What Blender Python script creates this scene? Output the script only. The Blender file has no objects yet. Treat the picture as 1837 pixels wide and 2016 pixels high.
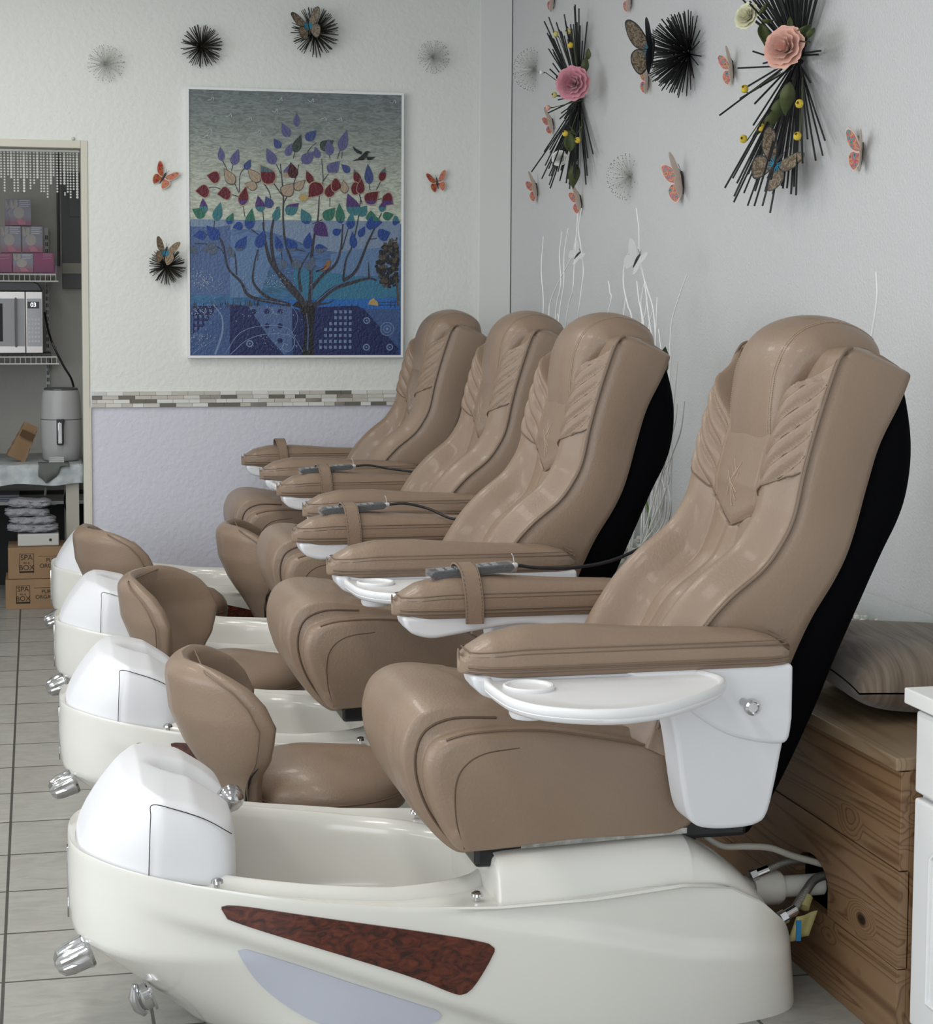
import bpy, math, random
from mathutils import Vector, Matrix
sin, cos, pi = math.sin, math.cos, math.pi
random.seed(7)
SC = bpy.context.scene
COL = SC.collection

# ------------------------------------------------------------------ camera
F_PX, CX, CY = 3500.0, 820.0, 860.0
AX_R = Vector((0.97780081, -0.20949861, 0.00398898))
AX_U = Vector((0.0116299, 0.07326879, 0.99724442))
AX_B = Vector((-0.20921358, -0.97506001, 0.07407873))
EYE = Vector((0, 0, 1.5))
cam = bpy.data.cameras.new('camera'); cam_o = bpy.data.objects.new('camera', cam); COL.objects.link(cam_o)
cam_o.matrix_world = Matrix(((AX_R.x, AX_U.x, AX_B.x, EYE.x), (AX_R.y, AX_U.y, AX_B.y, EYE.y), (AX_R.z, AX_U.z, AX_B.z, EYE.z), (0, 0, 0, 1)))
cam.sensor_fit = 'HORIZONTAL'; cam.sensor_width = 36; cam.lens = 36 * F_PX / 1837
cam.shift_x = (918.5 - CX) / 1837; cam.shift_y = -(1008 - CY) / 1837
cam.clip_start = 0.05; cam.clip_end = 60
SC.camera = cam_o

def ray(x, y): return AX_R * ((x - CX) / F_PX) + AX_U * (-(y - CY) / F_PX) - AX_B
def atY(x, y, Y): d = ray(x, y); return EYE + d * (Y / d.y)
def atX(x, y, X): d = ray(x, y); return EYE + d * (X / d.x)
def atZ(x, y, Z): d = ray(x, y); return EYE + d * ((Z - 1.5) / d.z)

# ------------------------------------------------------------------ light
SC.view_settings.view_transform = 'Standard'; SC.view_settings.look = 'None'
SC.view_settings.gamma = 1; SC.view_settings.use_curve_mapping = False
SC.view_settings.exposure = 0.15
w = bpy.data.worlds.new('world'); SC.world = w; w.use_nodes = True
w.node_tree.nodes['Background'].inputs[0].default_value = (0.75, 0.85, 1, 1)
w.node_tree.nodes['Background'].inputs[1].default_value = 0.6
def area(name, loc, target, sx, sy, power, col):
    l = bpy.data.lights.new(name, 'AREA'); l.shape = 'RECTANGLE'; l.size = sx; l.size_y = sy; l.energy = power; l.color = col
    o = bpy.data.objects.new(name, l); COL.objects.link(o); o.location = loc
    o.rotation_euler = (Vector(target) - Vector(loc)).to_track_quat('-Z', 'Y').to_euler()
    return o
area('window_daylight', (-1.6, -2.35, 1.75), (0.6, 6, 1.1), 3.6, 2.2, 88, (0.93, 0.97, 1.0))
area('window_daylight', (-3.85, 3.2, 1.75), (2.2, 4.0, 1.3), 5.2, 1.9, 100, (0.93, 0.97, 1.0))
for lx, ly in ((-1.9, 1.2), (-1.9, 3.7), (-1.9, 6.2), (-0.15, 2.2), (-0.15, 4.6), (-0.15, 6.6)):
    area('ceiling_lamp', (lx, ly, 3.12), (lx, ly + 0.001, 0), 0.35, 1.1, 16, (1.0, 0.98, 0.93))
area('pantry_fill_light', (-0.6, 9.0, 3.0), (-0.6, 9.001, 0), 0.5, 0.5, 2.2, (1.0, 0.96, 0.9))  # unseen fill light added to lift the dim pantry

# ------------------------------------------------------------------ materials
MATS = {}
def mat(name, col, rough=0.5, metal=0.0, bump=None, bscale=80, bstr=0.2, noise=None, nscale=5, coat=0, trans=0, ior=1.45, emit=0, alpha=1, sheen=0, spec=0.5):
    if name in MATS: return MATS[name]
    m = bpy.data.materials.new(name); m.use_nodes = True; MATS[name] = m
    nt = m.node_tree; b = nt.nodes['Principled BSDF']
    b.inputs['Base Color'].default_value = (*col, 1); b.inputs['Roughness'].default_value = rough
    b.inputs['Metallic'].default_value = metal; b.inputs['Coat Weight'].default_value = coat; b.inputs['Coat Roughness'].default_value = 0.08
    b.inputs['Transmission Weight'].default_value = trans; b.inputs['IOR'].default_value = ior; b.inputs['Alpha'].default_value = alpha
    b.inputs['Sheen Weight'].default_value = sheen; b.inputs['Specular IOR Level'].default_value = spec
    if emit: b.inputs['Emission Color'].default_value = (*col, 1); b.inputs['Emission Strength'].default_value = emit
    tc = nt.nodes.new('ShaderNodeTexCoord')
    if noise is not None:
        n = nt.nodes.new('ShaderNodeTexNoise'); n.inputs['Scale'].default_value = nscale; n.inputs['Detail'].default_value = 5
        mx = nt.nodes.new('ShaderNodeMix'); mx.data_type = 'RGBA'
        mx.inputs[6].default_value = (*col, 1); mx.inputs[7].default_value = (*noise, 1)
        rp = nt.nodes.new('ShaderNodeMapRange'); rp.inputs[1].default_value = 0.35; rp.inputs[2].default_value = 0.65
        nt.links.new(tc.outputs['Object'], n.inputs['Vector']); nt.links.new(n.outputs[0], rp.inputs[0]); nt.links.new(rp.outputs[0], mx.inputs[0]); nt.links.new(mx.outputs[2], b.inputs['Base Color'])
    if bump:
        n = nt.nodes.new('ShaderNodeTexVoronoi' if bump == 'vor' else 'ShaderNodeTexNoise'); n.inputs['Scale'].default_value = bscale
        if bump != 'vor': n.inputs['Detail'].default_value = 4
        bp = nt.nodes.new('ShaderNodeBump'); bp.inputs['Strength'].default_value = bstr; bp.inputs['Distance'].default_value = 0.01
        nt.links.new(tc.outputs['Object'], n.inputs['Vector']); nt.links.new(n.outputs[0], bp.inputs['Height']); nt.links.new(bp.outputs[0], b.inputs['Normal'])
    return m
def nd(m, typ, **kw):
    n = m.node_tree.nodes.new(typ)
    for k, v in kw.items():
        if k.startswith('i'): n.inputs[int(k[1:])].default_value = v
        else: setattr(n, k, v)
    return n
def ramp(m, stops, interp='LINEAR'):
    r = nd(m, 'ShaderNodeValToRGB'); r.color_ramp.interpolation = interp
    while len(r.color_ramp.elements) < len(stops): r.color_ramp.elements.new(0.5)
    for e, (p, c) in zip(r.color_ramp.elements, stops): e.position = p; e.color = (*c, 1)
    return r
def S(r, g, b): return tuple(((v / 255 + 0.055) / 1.055) ** 2.4 if v > 10 else v / 3294 for v in (r, g, b))

LEATHER = mat('taupe_leather', (0.268, 0.192, 0.138), 0.39, bump='noise', bscale=160, bstr=0.12, noise=(0.245, 0.172, 0.122), nscale=3, coat=0.08)
PIPING = mat('taupe_piping', (0.17, 0.118, 0.082), 0.45)
SEAM = mat('dark_seam', (0.10, 0.062, 0.04), 0.7)
STITCH = mat('pale_stitching', (0.40, 0.31, 0.23), 0.7)
CREAM = mat('cream_gelcoat', (0.73, 0.72, 0.675), 0.22, coat=0.5)
WHITE = mat('white_moulded_plastic', (0.72, 0.725, 0.75), 0.42)
WHITEB = mat('white_plastic', (0.78, 0.78, 0.79), 0.35)
LILAC = mat('frosted_light_panel', (0.50, 0.52, 0.60), 0.35)
GAP = mat('matte_dark_gap', (0.03, 0.03, 0.03), 0.8)  # matte near-black for seams, slots and plain black parts
CHROME = mat('chrome', (0.55, 0.55, 0.56), 0.10, 1.0)
STEEL = mat('galvanised_steel', (0.55, 0.55, 0.53), 0.35, 1.0, noise=(0.35, 0.35, 0.34), nscale=60)
BLACKF = mat('black_stretch_fabric', (0.003, 0.003, 0.004), 0.95, spec=0.04)
BLACKP = mat('black_plastic', (0.012, 0.012, 0.014), 0.3)
BLACKW = mat('black_wire', (0.012, 0.012, 0.013), 0.45)
def burl():
    m = mat('burl_veneer', (0.07, 0.012, 0.006), 0.25, coat=0.6); nt = m.node_tree; b = nt.nodes['Principled BSDF']
    tc = nd(m, 'ShaderNodeTexCoord'); mp = nd(m, 'ShaderNodeMapping'); mp.inputs[3].default_value = (14, 14, 26)
    n = nd(m, 'ShaderNodeTexNoise'); n.inputs['Scale'].default_value = 1.6; n.inputs['Detail'].default_value = 8; n.inputs['Distortion'].default_value = 2.5
    r = ramp(m, [(0.3, (0.018, 0.004, 0.002)), (0.5, (0.075, 0.014, 0.007)), (0.7, (0.13, 0.028, 0.012))])
    nt.links.new(tc.outputs['Object'], mp.inputs[0]); nt.links.new(mp.outputs[0], n.inputs['Vector']); nt.links.new(n.outputs[0], r.inputs[0]); nt.links.new(r.outputs[0], b.inputs['Base Color'])
    return m
BURL = burl()

# ------------------------------------------------------------------ mesh helpers
class M:
    def __init__(s): s.v = []; s.f = []; s.mi = []; s.cur = 0
    def add(s, vs, fs):
        o = len(s.v); s.v += [tuple(p) for p in vs]; s.f += [tuple(i + o for i in f) for f in fs]; s.mi += [s.cur] * len(fs); return s
    def box(s, x0, x1, y0, y1, z0, z1):
        return s.add([(x0, y0, z0), (x1, y0, z0), (x1, y1, z0), (x0, y1, z0), (x0, y0, z1), (x1, y0, z1), (x1, y1, z1), (x0, y1, z1)],
                     [(3, 2, 1, 0), (4, 5, 6, 7), (0, 1, 5, 4), (1, 2, 6, 5), (2, 3, 7, 6), (3, 0, 4, 7)])
    def grid(s, rows, cu=False, cv=False, cap0=False, cap1=False):
        n = len(rows[0]); m = len(rows); vs = [p for r in rows for p in r]; fs = []
        for j in range(m - (0 if cv else 1)):
            for i in range(n - (0 if cu else 1)):
                a = j * n + i; b = j * n + (i + 1) % n; c = ((j + 1) % m) * n + (i + 1) % n; d = ((j + 1) % m) * n + i
                fs.append((a, b, c, d))
        if cap0: fs.append(tuple(reversed(range(n))))
        if cap1: fs.append(tuple((m - 1) * n + i for i in range(n)))
        return s.add(vs, fs)
    def tube(s, path, r, seg=8, caps=True, flat=1.0):
        P = [Vector(p) for p in path]; n = len(P)
        R = r if isinstance(r, (list, tuple)) else [r] * n
        t0 = (P[1] - P[0]).normalized(); up = Vector((0, 0, 1)) if abs(t0.z) < 0.9 else Vector((1, 0, 0))
        a = t0.cross(up).normalized(); rows = []
        for i in range(n):
            t = (P[min(i + 1, n - 1)] - P[max(i - 1, 0)]);
            t = t.normalized() if t.length > 1e-9 else t0
            a = (a - t * a.dot(t)); a = a.normalized() if a.length > 1e-6 else t.orthogonal().normalized(); b = t.cross(a)
            rows.append([P[i] + a * (R[i] * cos(2 * pi * k / seg)) + b * (R[i] * flat * sin(2 * pi * k / seg)) for k in range(seg)])
        return s.grid(rows, cu=True, cap0=caps, cap1=caps)
    def lathe(s, prof, seg=32, c=(0, 0, 0), ax='z'):
        rows = []
        for r, h in prof:
            row = []
            for k in range(seg):
                a = 2 * pi * k / seg; p = (r * cos(a), r * sin(a), h)
                if ax == 'x': p = (h, r * cos(a), r * sin(a))
                if ax == 'y': p = (r * sin(a), h, r * cos(a))
                row.append((p[0] + c[0], p[1] + c[1], p[2] + c[2]))
            rows.append(row)
        return s.grid(rows, cu=True, cap0=prof[0][0] > 1e-6, cap1=prof[-1][0] > 1e-6)
    def ball(s, c, r, n=8, sq=(1, 1, 1)):
        rows = [[(c[0] + r * sq[0] * sin(pi * j / n) * cos(2 * pi * i / (2 * n)), c[1] + r * sq[1] * sin(pi * j / n) * sin(pi * i / n), c[2] + r * sq[2] * cos(pi * j / n)) for i in range(2 * n)] for j in range(n + 1)]
        return s.grid(rows, cu=True)
    def prism(s, pts, y0, y1, ax='y'):
        n = len(pts)
        def mk(p, d): return (p[0], d, p[1]) if ax == 'y' else ((d, p[0], p[1]) if ax == 'x' else (p[0], p[1], d))
        vs = [mk(p, y0) for p in pts] + [mk(p, y1) for p in pts]
        fs = [tuple(range(n)), tuple(reversed(range(n, 2 * n)))] + [(i, i + n, (i + 1) % n + n, (i + 1) % n) for i in range(n)]
        return s.add(vs, fs)
    def build(s, name, mats, parent=None, loc=None, rot=None, smooth=True, bevel=0, bseg=3, sub=0, angle=40, recalc=True):
        me = bpy.data.meshes.new(name); me.from_pydata(s.v, [], s.f); me.validate()
        if not isinstance(mats, (list, tuple)): mats = [mats]
        for m in mats: me.materials.append(m)
        if len(mats) > 1 and len(me.polygons) == len(s.mi): me.polygons.foreach_set('material_index', s.mi)
        if recalc:
            import bmesh
            bm = bmesh.new(); bm.from_mesh(me); bmesh.ops.remove_doubles(bm, verts=bm.verts, dist=1e-6); bmesh.ops.recalc_face_normals(bm, faces=bm.faces); bm.to_mesh(me); bm.free()
        if smooth:
            me.polygons.foreach_set('use_smooth', [True] * len(me.polygons))
            if angle < 180: me.set_sharp_from_angle(angle=math.radians(angle))
        o = bpy.data.objects.new(name, me); COL.objects.link(o)
        if parent: o.parent = parent
        if loc is not None: o.location = loc
        if rot is not None: o.rotation_euler = rot
        if bevel:
            b = o.modifiers.new('bevel', 'BEVEL'); b.width = bevel; b.segments = bseg; b.limit_method = 'ANGLE'; b.angle_limit = math.radians(35)
            if smooth: b.harden_normals = False
        if sub:
            d = o.modifiers.new('sub', 'SUBSURF'); d.levels = sub; d.render_levels = sub
        return o
def tag(o, label=None, cat=None, group=None, kind=None):
    if label: o['label'] = label
    if cat: o['category'] = cat
    if group: o['group'] = group
    if kind: o['kind'] = kind
    return o
def empty(name, loc, label=None, cat=None, group=None, rot=None):
    o = bpy.data.objects.new(name, None); COL.objects.link(o); o.location = loc; o.empty_display_size = 0.05
    if rot is not None: o.rotation_euler = rot
    return tag(o, label, cat, group)
def copy_tree(o, parent=None):
    kids = list(o.children); c = o.copy(); COL.objects.link(c)
    if parent: c.parent = parent
    for k in kids: copy_tree(k, c)
    return c
def lerp(a, b, t): return a + (b - a) * t
def interp(x, pts):
    if x <= pts[0][0]: return pts[0][1]
    for (a, b), (c, d) in zip(pts, pts[1:]):
        if x <= c: return lerp(b, d, (x - a) / (c - a))
    return pts[-1][1]
def sm(a, b, x):
    t = min(1, max(0, (x - a) / (b - a))); return t * t * (3 - 2 * t)
def catmull(pts, n):
    P = [Vector(p) for p in pts]; P = [P[0] * 2 - P[1]] + P + [P[-1] * 2 - P[-2]]; out = []; m = len(P) - 3
    for k in range(n):
        t = k / (n - 1) * m; i = min(int(t), m - 1); u = t - i; a, b, c, d = P[i:i + 4]
        out.append(0.5 * ((2 * b) + (c - a) * u + (2 * a - 5 * b + 4 * c - d) * u * u + (3 * b - a - 3 * c + d) * u ** 3))
    return out
def text_obj(name, body, size, m, parent, loc, rot, extrude=0.0006, align='CENTER'):
    c = bpy.data.curves.new(name, 'FONT'); c.body = body; c.size = size; c.extrude = extrude; c.align_x = align; c.align_y = 'CENTER'
    t = bpy.data.objects.new('tmp', c); COL.objects.link(t)
    bpy.context.view_layer.update()
    me = bpy.data.meshes.new_from_object(t.evaluated_get(bpy.context.evaluated_depsgraph_get())); bpy.data.objects.remove(t); me.name = name
    me.materials.clear(); me.materials.append(m)
    o = bpy.data.objects.new(name, me); COL.objects.link(o); o.parent = parent; o.location = loc; o.rotation_euler = rot
    return o

# ------------------------------------------------------------------ setting
XR, YB = 2.248, 8.35
def wallmat(name, c1, c2=None, split=None, bs=0.25, scale=70):
    m = mat(name, c1, 0.55, bump='noise', bscale=scale, bstr=bs); nt = m.node_tree; b = nt.nodes['Principled BSDF']
    if c2:
        g = nd(m, 'ShaderNodeNewGeometry'); sx = nd(m, 'ShaderNodeSeparateXYZ'); gt = nd(m, 'ShaderNodeMath', operation='GREATER_THAN', i1=split)
        mx = nd(m, 'ShaderNodeMix', data_type='RGBA'); mx.inputs[6].default_value = (*c2, 1); mx.inputs[7].default_value = (*c1, 1)
        nt.links.new(g.outputs['Position'], sx.inputs[0]); nt.links.new(sx.outputs[2], gt.inputs[0]); nt.links.new(gt.outputs[0], mx.inputs[0]); nt.links.new(mx.outputs[2], b.inputs['Base Color'])
    return m
W_BACK = wallmat('painted_plaster_back', (0.72, 0.735, 0.70), (0.62, 0.62, 0.69), 1.05, 0.35, 45)
W_RIGHT = wallmat('painted_orange_peel', (0.60, 0.61, 0.615), bs=0.3, scale=130)
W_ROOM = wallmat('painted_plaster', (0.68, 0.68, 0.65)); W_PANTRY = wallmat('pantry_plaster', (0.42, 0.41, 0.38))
CREAMTRIM = mat('cream_trim_paint', (0.60, 0.58, 0.50), 0.5)
TRIMW = mat('white_trim_paint', (0.70, 0.71, 0.69), 0.5)
def floor_mat():
    m = mat('slate_floor_tile', (0.5, 0.5, 0.47), 0.38); nt = m.node_tree; b = nt.nodes['Principled BSDF']; T = 0.3115
    g = nd(m, 'ShaderNodeNewGeometry'); mp = nd(m, 'ShaderNodeMapping'); mp.inputs[1].default_value = (0.085 + 10 * T, -3.94 + 20 * T, 0)
    br = nd(m, 'ShaderNodeTexBrick'); br.offset = 0; br.squash = 1
    br.inputs['Color1'].default_value = (0.36, 0.352, 0.325, 1); br.inputs['Color2'].default_value = (0.32, 0.312, 0.287, 1); br.inputs['Mortar'].default_value = (0.06, 0.056, 0.05, 1)
    br.inputs['Scale'].default_value = 1; br.inputs['Brick Width'].default_value = T; br.inputs['Row Height'].default_value = T; br.inputs['Mortar Size'].default_value = 0.0042; br.inputs['Mortar Smooth'].default_value = 0.2
    mp2 = nd(m, 'ShaderNodeMapping'); mp2.inputs[3].default_value = (4, 9, 1); n = nd(m, 'ShaderNodeTexNoise'); n.inputs['Scale'].default_value = 3; n.inputs['Detail'].default_value = 8; n.inputs['Distortion'].default_value = 1.2
    r = ramp(m, [(0.3, (0.88, 0.88, 0.9)), (0.65, (1.08, 1.08, 1.07))])
    mx = nd(m, 'ShaderNodeMix', data_type='RGBA', blend_type='MULTIPLY'); mx.inputs[0].default_value = 1
    L = nt.links.new
    L(g.outputs['Position'], mp.inputs[0]); L(mp.outputs[0], br.inputs['Vector']); L(g.outputs['Position'], mp2.inputs[0]); L(mp2.outputs[0], n.inputs['Vector']); L(n.outputs[0], r.inputs[0])
    L(br.outputs[0], mx.inputs[6]); L(r.outputs[0], mx.inputs[7]); L(mx.outputs[2], b.inputs['Base Color'])
    bp = nd(m, 'ShaderNodeBump'); bp.inputs['Strength'].default_value = 0.25; bp.inputs['Distance'].default_value = 0.004; L(n.outputs[0], bp.inputs['Height']); L(bp.outputs[0], b.inputs['Normal'])
    return m
def struct(name, mesh, m, **kw): return tag(mesh.build(name, m, **kw), kind='structure')
struct('floor', M().box(-4.2, 2.4, -2.6, 9.9, -0.12, 0), floor_mat(), smooth=False)
struct('ceiling', M().box(-4.2, 2.4, -2.6, 9.9, 3.16, 3.28), mat('ceiling_paint', (0.7, 0.7, 0.68), 0.8), smooth=False)
DX0, DX1, DZ = -0.75, 0.245, 2.243
struct('wall_back', M().box(-4.2, DX0, YB, YB + 0.12, 0, 3.16).box(DX1, XR + 0.1, YB, YB + 0.12, 0, 3.16).box(DX0, DX1, YB, YB + 0.12, DZ, 3.16), W_BACK, smooth=False)
struct('wall_right', M().box(XR, XR + 0.12, -2.6, YB, 0, 3.16), W_RIGHT, smooth=False)
# left wall and front wall carry the daylight windows, open to the outside
struct('wall_left', M().box(-4.12, -4.0, -2.6, 9.9, 0, 0.75).box(-4.12, -4.0, -2.6, 9.9, 2.75, 3.16).box(-4.12, -4.0, -2.6, 0.5, 0.75, 2.75).box(-4.12, -4.0, 5.9, 9.9, 0.75, 2.75), W_ROOM, smooth=False)
struct('wall_front', M().box(-4.2, 2.4, -2.6, -2.48, 0, 0.6).box(-4.2, 2.4, -2.6, -2.48, 2.85, 3.16).box(-4.2, -3.5, -2.6, -2.48, 0.6, 2.85).box(0.3, 2.4, -2.6, -2.48, 0.6, 2.85), W_ROOM, smooth=False)
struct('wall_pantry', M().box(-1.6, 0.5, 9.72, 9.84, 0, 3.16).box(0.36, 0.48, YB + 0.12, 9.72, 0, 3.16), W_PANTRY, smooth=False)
# corner post and its dark joint, door casing
struct('trim_1', M().box(2.085, XR - 0.004, YB - 0.035, YB + 0.001, 0, 3.16), TRIMW, smooth=False, bevel=0.004)
struct('trim_2', M().box(XR - 0.006, XR, YB - 0.02, YB, 0, 3.16), mat('dark_joint', (0.05, 0.05, 0.05), 0.9), smooth=False)
struct('trim_3', M().box(DX1 - 0.03, DX1, YB - 0.006, YB + 0.13, 0, DZ).box(DX0, DX1 - 0.03, YB - 0.004, YB + 0.13, DZ - 0.035, DZ), CREAMTRIM, smooth=False, bevel=0.003)
struct('trim_4', M().box(DX1 - 0.001, DX1 + 0.006, YB - 0.012, YB + 0.001, 0, 1.02), CREAMTRIM, smooth=False)
# mosaic tile band
def band():
    names = [(0.62, 0.61, 0.57), (0.50, 0.48, 0.43), (0.68, 0.68, 0.66), (0.56, 0.55, 0.50), (0.16, 0.15, 0.13)]
    ms = [mat('mosaic_%s' % n, c, 0.35 if i < 4 else 0.15) for i, (n, c) in enumerate(zip(('stone', 'beige', 'marble', 'sand', 'smoked_glass'), names))]
    ms.append(mat('mosaic_mirror', (0.8, 0.82, 0.84), 0.12, 0.9)); ms.append(mat('grout', (0.55, 0.55, 0.52), 0.8))
    b = M(); b.cur = 6; b.box(DX1 + 0.008, 2.08, YB - 0.006, YB + 0.001, 1.018, 1.093); rnd = random.Random(3)
    for r in range(4):
        x = DX1 + 0.008 - rnd.random() * 0.05; z = 1.0205 + r * 0.0182
        while x < 2.06:
            L = 0.075 if rnd.random() < 0.8 else 0.05; b.cur = rnd.choices(range(6), [5, 5, 5, 4, 3.0, 2.2])[0]
            x0 = max(x, DX1 + 0.009); x1 = min(x + L - 0.0015, 2.079)
            if x1 > x0 + 0.004: b.box(x0, x1, YB - 0.012 - rnd.random() * 0.002, YB - 0.004, z, z + 0.0168)
            x += L
    struct('trim_5', b, ms, smooth=False)
band()
# ------------------------------------------------------------------ pedicure chair
TW = 0.36
def outline(th):
    c, s = cos(th), sin(th)
    if c < 0: return 0.71 - 0.655 * abs(c) ** 0.74, TW * math.copysign(abs(s) ** 0.74, s)
    return 0.71 + 0.880 * abs(c) ** 0.30, TW * math.copysign(abs(s) ** 0.36, s)
def halfw(x):
    if x < 0.71: return TW * max(0, 1 - ((0.71 - x) / 0.655) ** (2 / 0.74)) ** 0.37
    return TW * max(0, 1 - ((x - 0.71) / 0.880) ** (2 / 0.30)) ** 0.18
def z_rim(x): return interp(x, [(0.0, 0.40), (0.10, 0.395), (0.18, 0.383), (0.34, 0.360), (0.525, 0.330), (0.70, 0.308), (0.9, 0.297), (1.1, 0.30), (1.3, 0.315), (1.40, 0.305), (1.48, 0.262), (1.55, 0.20), (1.59, 0.15)])
LINE = [(0.10, 0.335), (0.25, 0.285), (0.371, 0.250), (0.523, 0.197), (0.728, 0.115), (0.85, 0.065), (1.0, 0.0), (1.2, -0.1)]
RIDGE = [(0.6, 0.33), (0.75, 0.285), (0.9, 0.255), (1.1, 0.215), (1.3, 0.165), (1.5, 0.14)]
def side_off(x, z):
    a = 0.022 * (sm(-0.012, 0.022, z - interp(x, LINE)) - 1) * sm(0.14, 0.36, x) * (1 - sm(0.85, 1.05, x))
    b = -0.016 * sm(-0.006, 0.03, z - interp(x, RIDGE)) * sm(0.72, 0.95, x) * (1 - 0.5 * sm(1.3, 1.5, x))
    return a + b - 0.014 * (1 - min(1, max(0, z / 0.25))) ** 2
def resample(P, N):
    P = P + P[:1]; D = [0]
    for a, b in zip(P, P[1:]): D.append(D[-1] + math.hypot(b[0] - a[0], b[1] - a[1]))
    out = []; j = 0
    for i in range(N):
        d = D[-1] * i / N
        while D[j + 1] < d: j += 1
        u = (d - D[j]) / max(1e-9, D[j + 1] - D[j]); out.append((lerp(P[j][0], P[j + 1][0], u), lerp(P[j][1], P[j + 1][1], u)))
    return out
def chaikin(P, n=2):
    for _ in range(n): P = [q for a, b in zip(P, P[1:] + P[:1]) for q in ((lerp(a[0], b[0], .25), lerp(a[1], b[1], .25)), (lerp(a[0], b[0], .75), lerp(a[1], b[1], .75)))]
    return P
def skin(x, z, lift):
    xo = x
    for _ in range(5):
        fw = 1 - sm(0.05, 0.62, xo); xo = x - (max(0, 0.21 - z) * 1.05 + (0.03 * (1 - sm(0, 0.3, z)))) * fw
    return (halfw(xo) + side_off(xo, z)) * (1 - 0.35 * fw * max(0, 0.21 - z) / 0.21) + lift
def spa_tub(root):
    N = 220; b = M(); rows = []
    ell = lambda th, k: (0.515 + (0.455 if cos(th) > 0 else 0.405) * k * math.copysign(abs(cos(th)) ** 0.85, cos(th)), 0.285 * k * math.copysign(abs(sin(th)) ** 0.85, sin(th)))
    OUT = resample([outline(2 * pi * i / 4000) for i in range(4000)], N); TH = list(range(N))
    ANG = [math.atan2(y / 0.285, (x - 0.515) / 0.455) for x, y in OUT]; _e = ell
    ell = lambda t, k: _e(ANG[t], k)
    zd = lambda x: interp(x, [(0.1, 0.372), (0.34, 0.346), (0.53, 0.318), (0.70, 0.297), (0.9, 0.285), (1.3, 0.285), (1.5, 0.24)])
    for k, z in ((0.0, 0.11), (0.5, 0.11), (0.74, 0.118), (0.82, 0.14), (0.86, 0.18), (0.885, 0.23), (0.90, 0.27)):
        rows.append([(*ell(t, k), z) for t in TH])
    for q in range(12):
        s_ = q / 11; k = 0.905 + 0.125 * s_; dz = -0.012 * (1 - s_) ** 3 + 0.026 * sin(pi * min(1, 0.12 + 0.88 * s_)) ** 0.8 - 0.002
        rows.append([(*ell(t, k), zd(ell(t, 1)[0]) + dz) for t in TH])
    def deck(u, dz=None):
        r = []
        for t in TH:
            e = ell(t, 1.035); o = OUT[t]; x = lerp(e[0], o[0], u); y = lerp(e[1], o[1], u)
            r.append((x, y, lerp(zd(e[0]) - 0.002, z_rim(o[0]) - 0.006, sm(0, 1, u))))
        return r
    for u in (0.15, 0.4, 0.65, 0.85): rows.append(deck(u))
    for u, dz in ((0.93, -0.002), (0.965, -0.0), (0.99, -0.004)):
        r = []
        for t in TH:
            o = OUT[t]; e = ell(t, 1.035); r.append((lerp(e[0], o[0], u), lerp(e[1], o[1], u), z_rim(o[0]) + dz))
        rows.append(r)
    for k in range(30):
        v = k / 29; r = []
        for t in TH:
            x, y = OUT[t]; zr = z_rim(x); z = lerp(zr - 0.012, 0.0, v)
            fw = 1 - sm(0.05, 0.62, x); und = (max(0, 0.21 - z) * 1.05 + (0.03 * (1 - sm(0, 0.3, z)))) * fw
            xx = x + und; sy = y / TW
            yy = y + side_off(x, z) * (1 if y > 0 else -1) * sm(0.15, 0.8, abs(sy)) if abs(y) > 1e-6 else y
            yy *= 1 - 0.35 * fw * max(0, 0.21 - z) / 0.21
            if x > 1.4: xx += 0.02 * v * sm(1.4, 1.55, x)
            r.append((xx, yy, z))
        rows.append(r)
    b.grid(rows, cu=True, cap0=False, cap1=True)
    # raised pedestal under the seat
    prof = [(0.905, 0.24), (0.908, 0.345), (0.915, 0.368), (0.93, 0.378), (1.10, 0.386), (1.295, 0.394), (1.33, 0.388), (1.40, 0.345), (1.47, 0.285), (1.54, 0.19)]
    C2 = catmull([(p[0], 0, p[1]) for p in prof], 60); rr = []
    for p in C2:
        hw = min(0.315 + 0.012 * sm(1.1, 1.4, p.x), halfw(p.x) - 0.020); row = []
        for i in range(41):
            a = pi * i / 40; cc, ss = cos(a), sin(a)
            flare = 0.02 * (1 - abs(ss) ** 0.5) ** 2 * (1 - sm(1.2, 1.4, p.x))
            row.append((p.x, (hw * abs(cc) ** 0.22 + flare) * math.copysign(1, cc), 0.16 + (max(0.165, p.z) - 0.16) * abs(ss) ** 0.28))
        rr.append(row)
    b.grid(rr, cap0=True, cap1=True)
    tub = b.build('basin', CREAM, root, angle=50)
    # burl inlay and frosted panel on both sides
    burlp = chaikin([(0.341, 0.336), (0.345, 0.308), (0.360, 0.298), (0.541, 0.236), (0.724, 0.166), (0.802, 0.126), (0.823, 0.120), (0.845, 0.133), (0.885, 0.200), (0.889, 0.216), (0.869, 0.228), (0.724, 0.262), (0.521, 0.303)])
    lil = chaikin([(0.371, 0.240), (0.45, 0.214), (0.523, 0.186), (0.65, 0.135), (0.728, 0.103), (0.79, 0.078), (0.77, 0.056), (0.70, 0.042), (0.62, 0.045), (0.556, 0.064), (0.50, 0.090), (0.455, 0.122), (0.418, 0.158), (0.390, 0.200)], 1)
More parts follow.
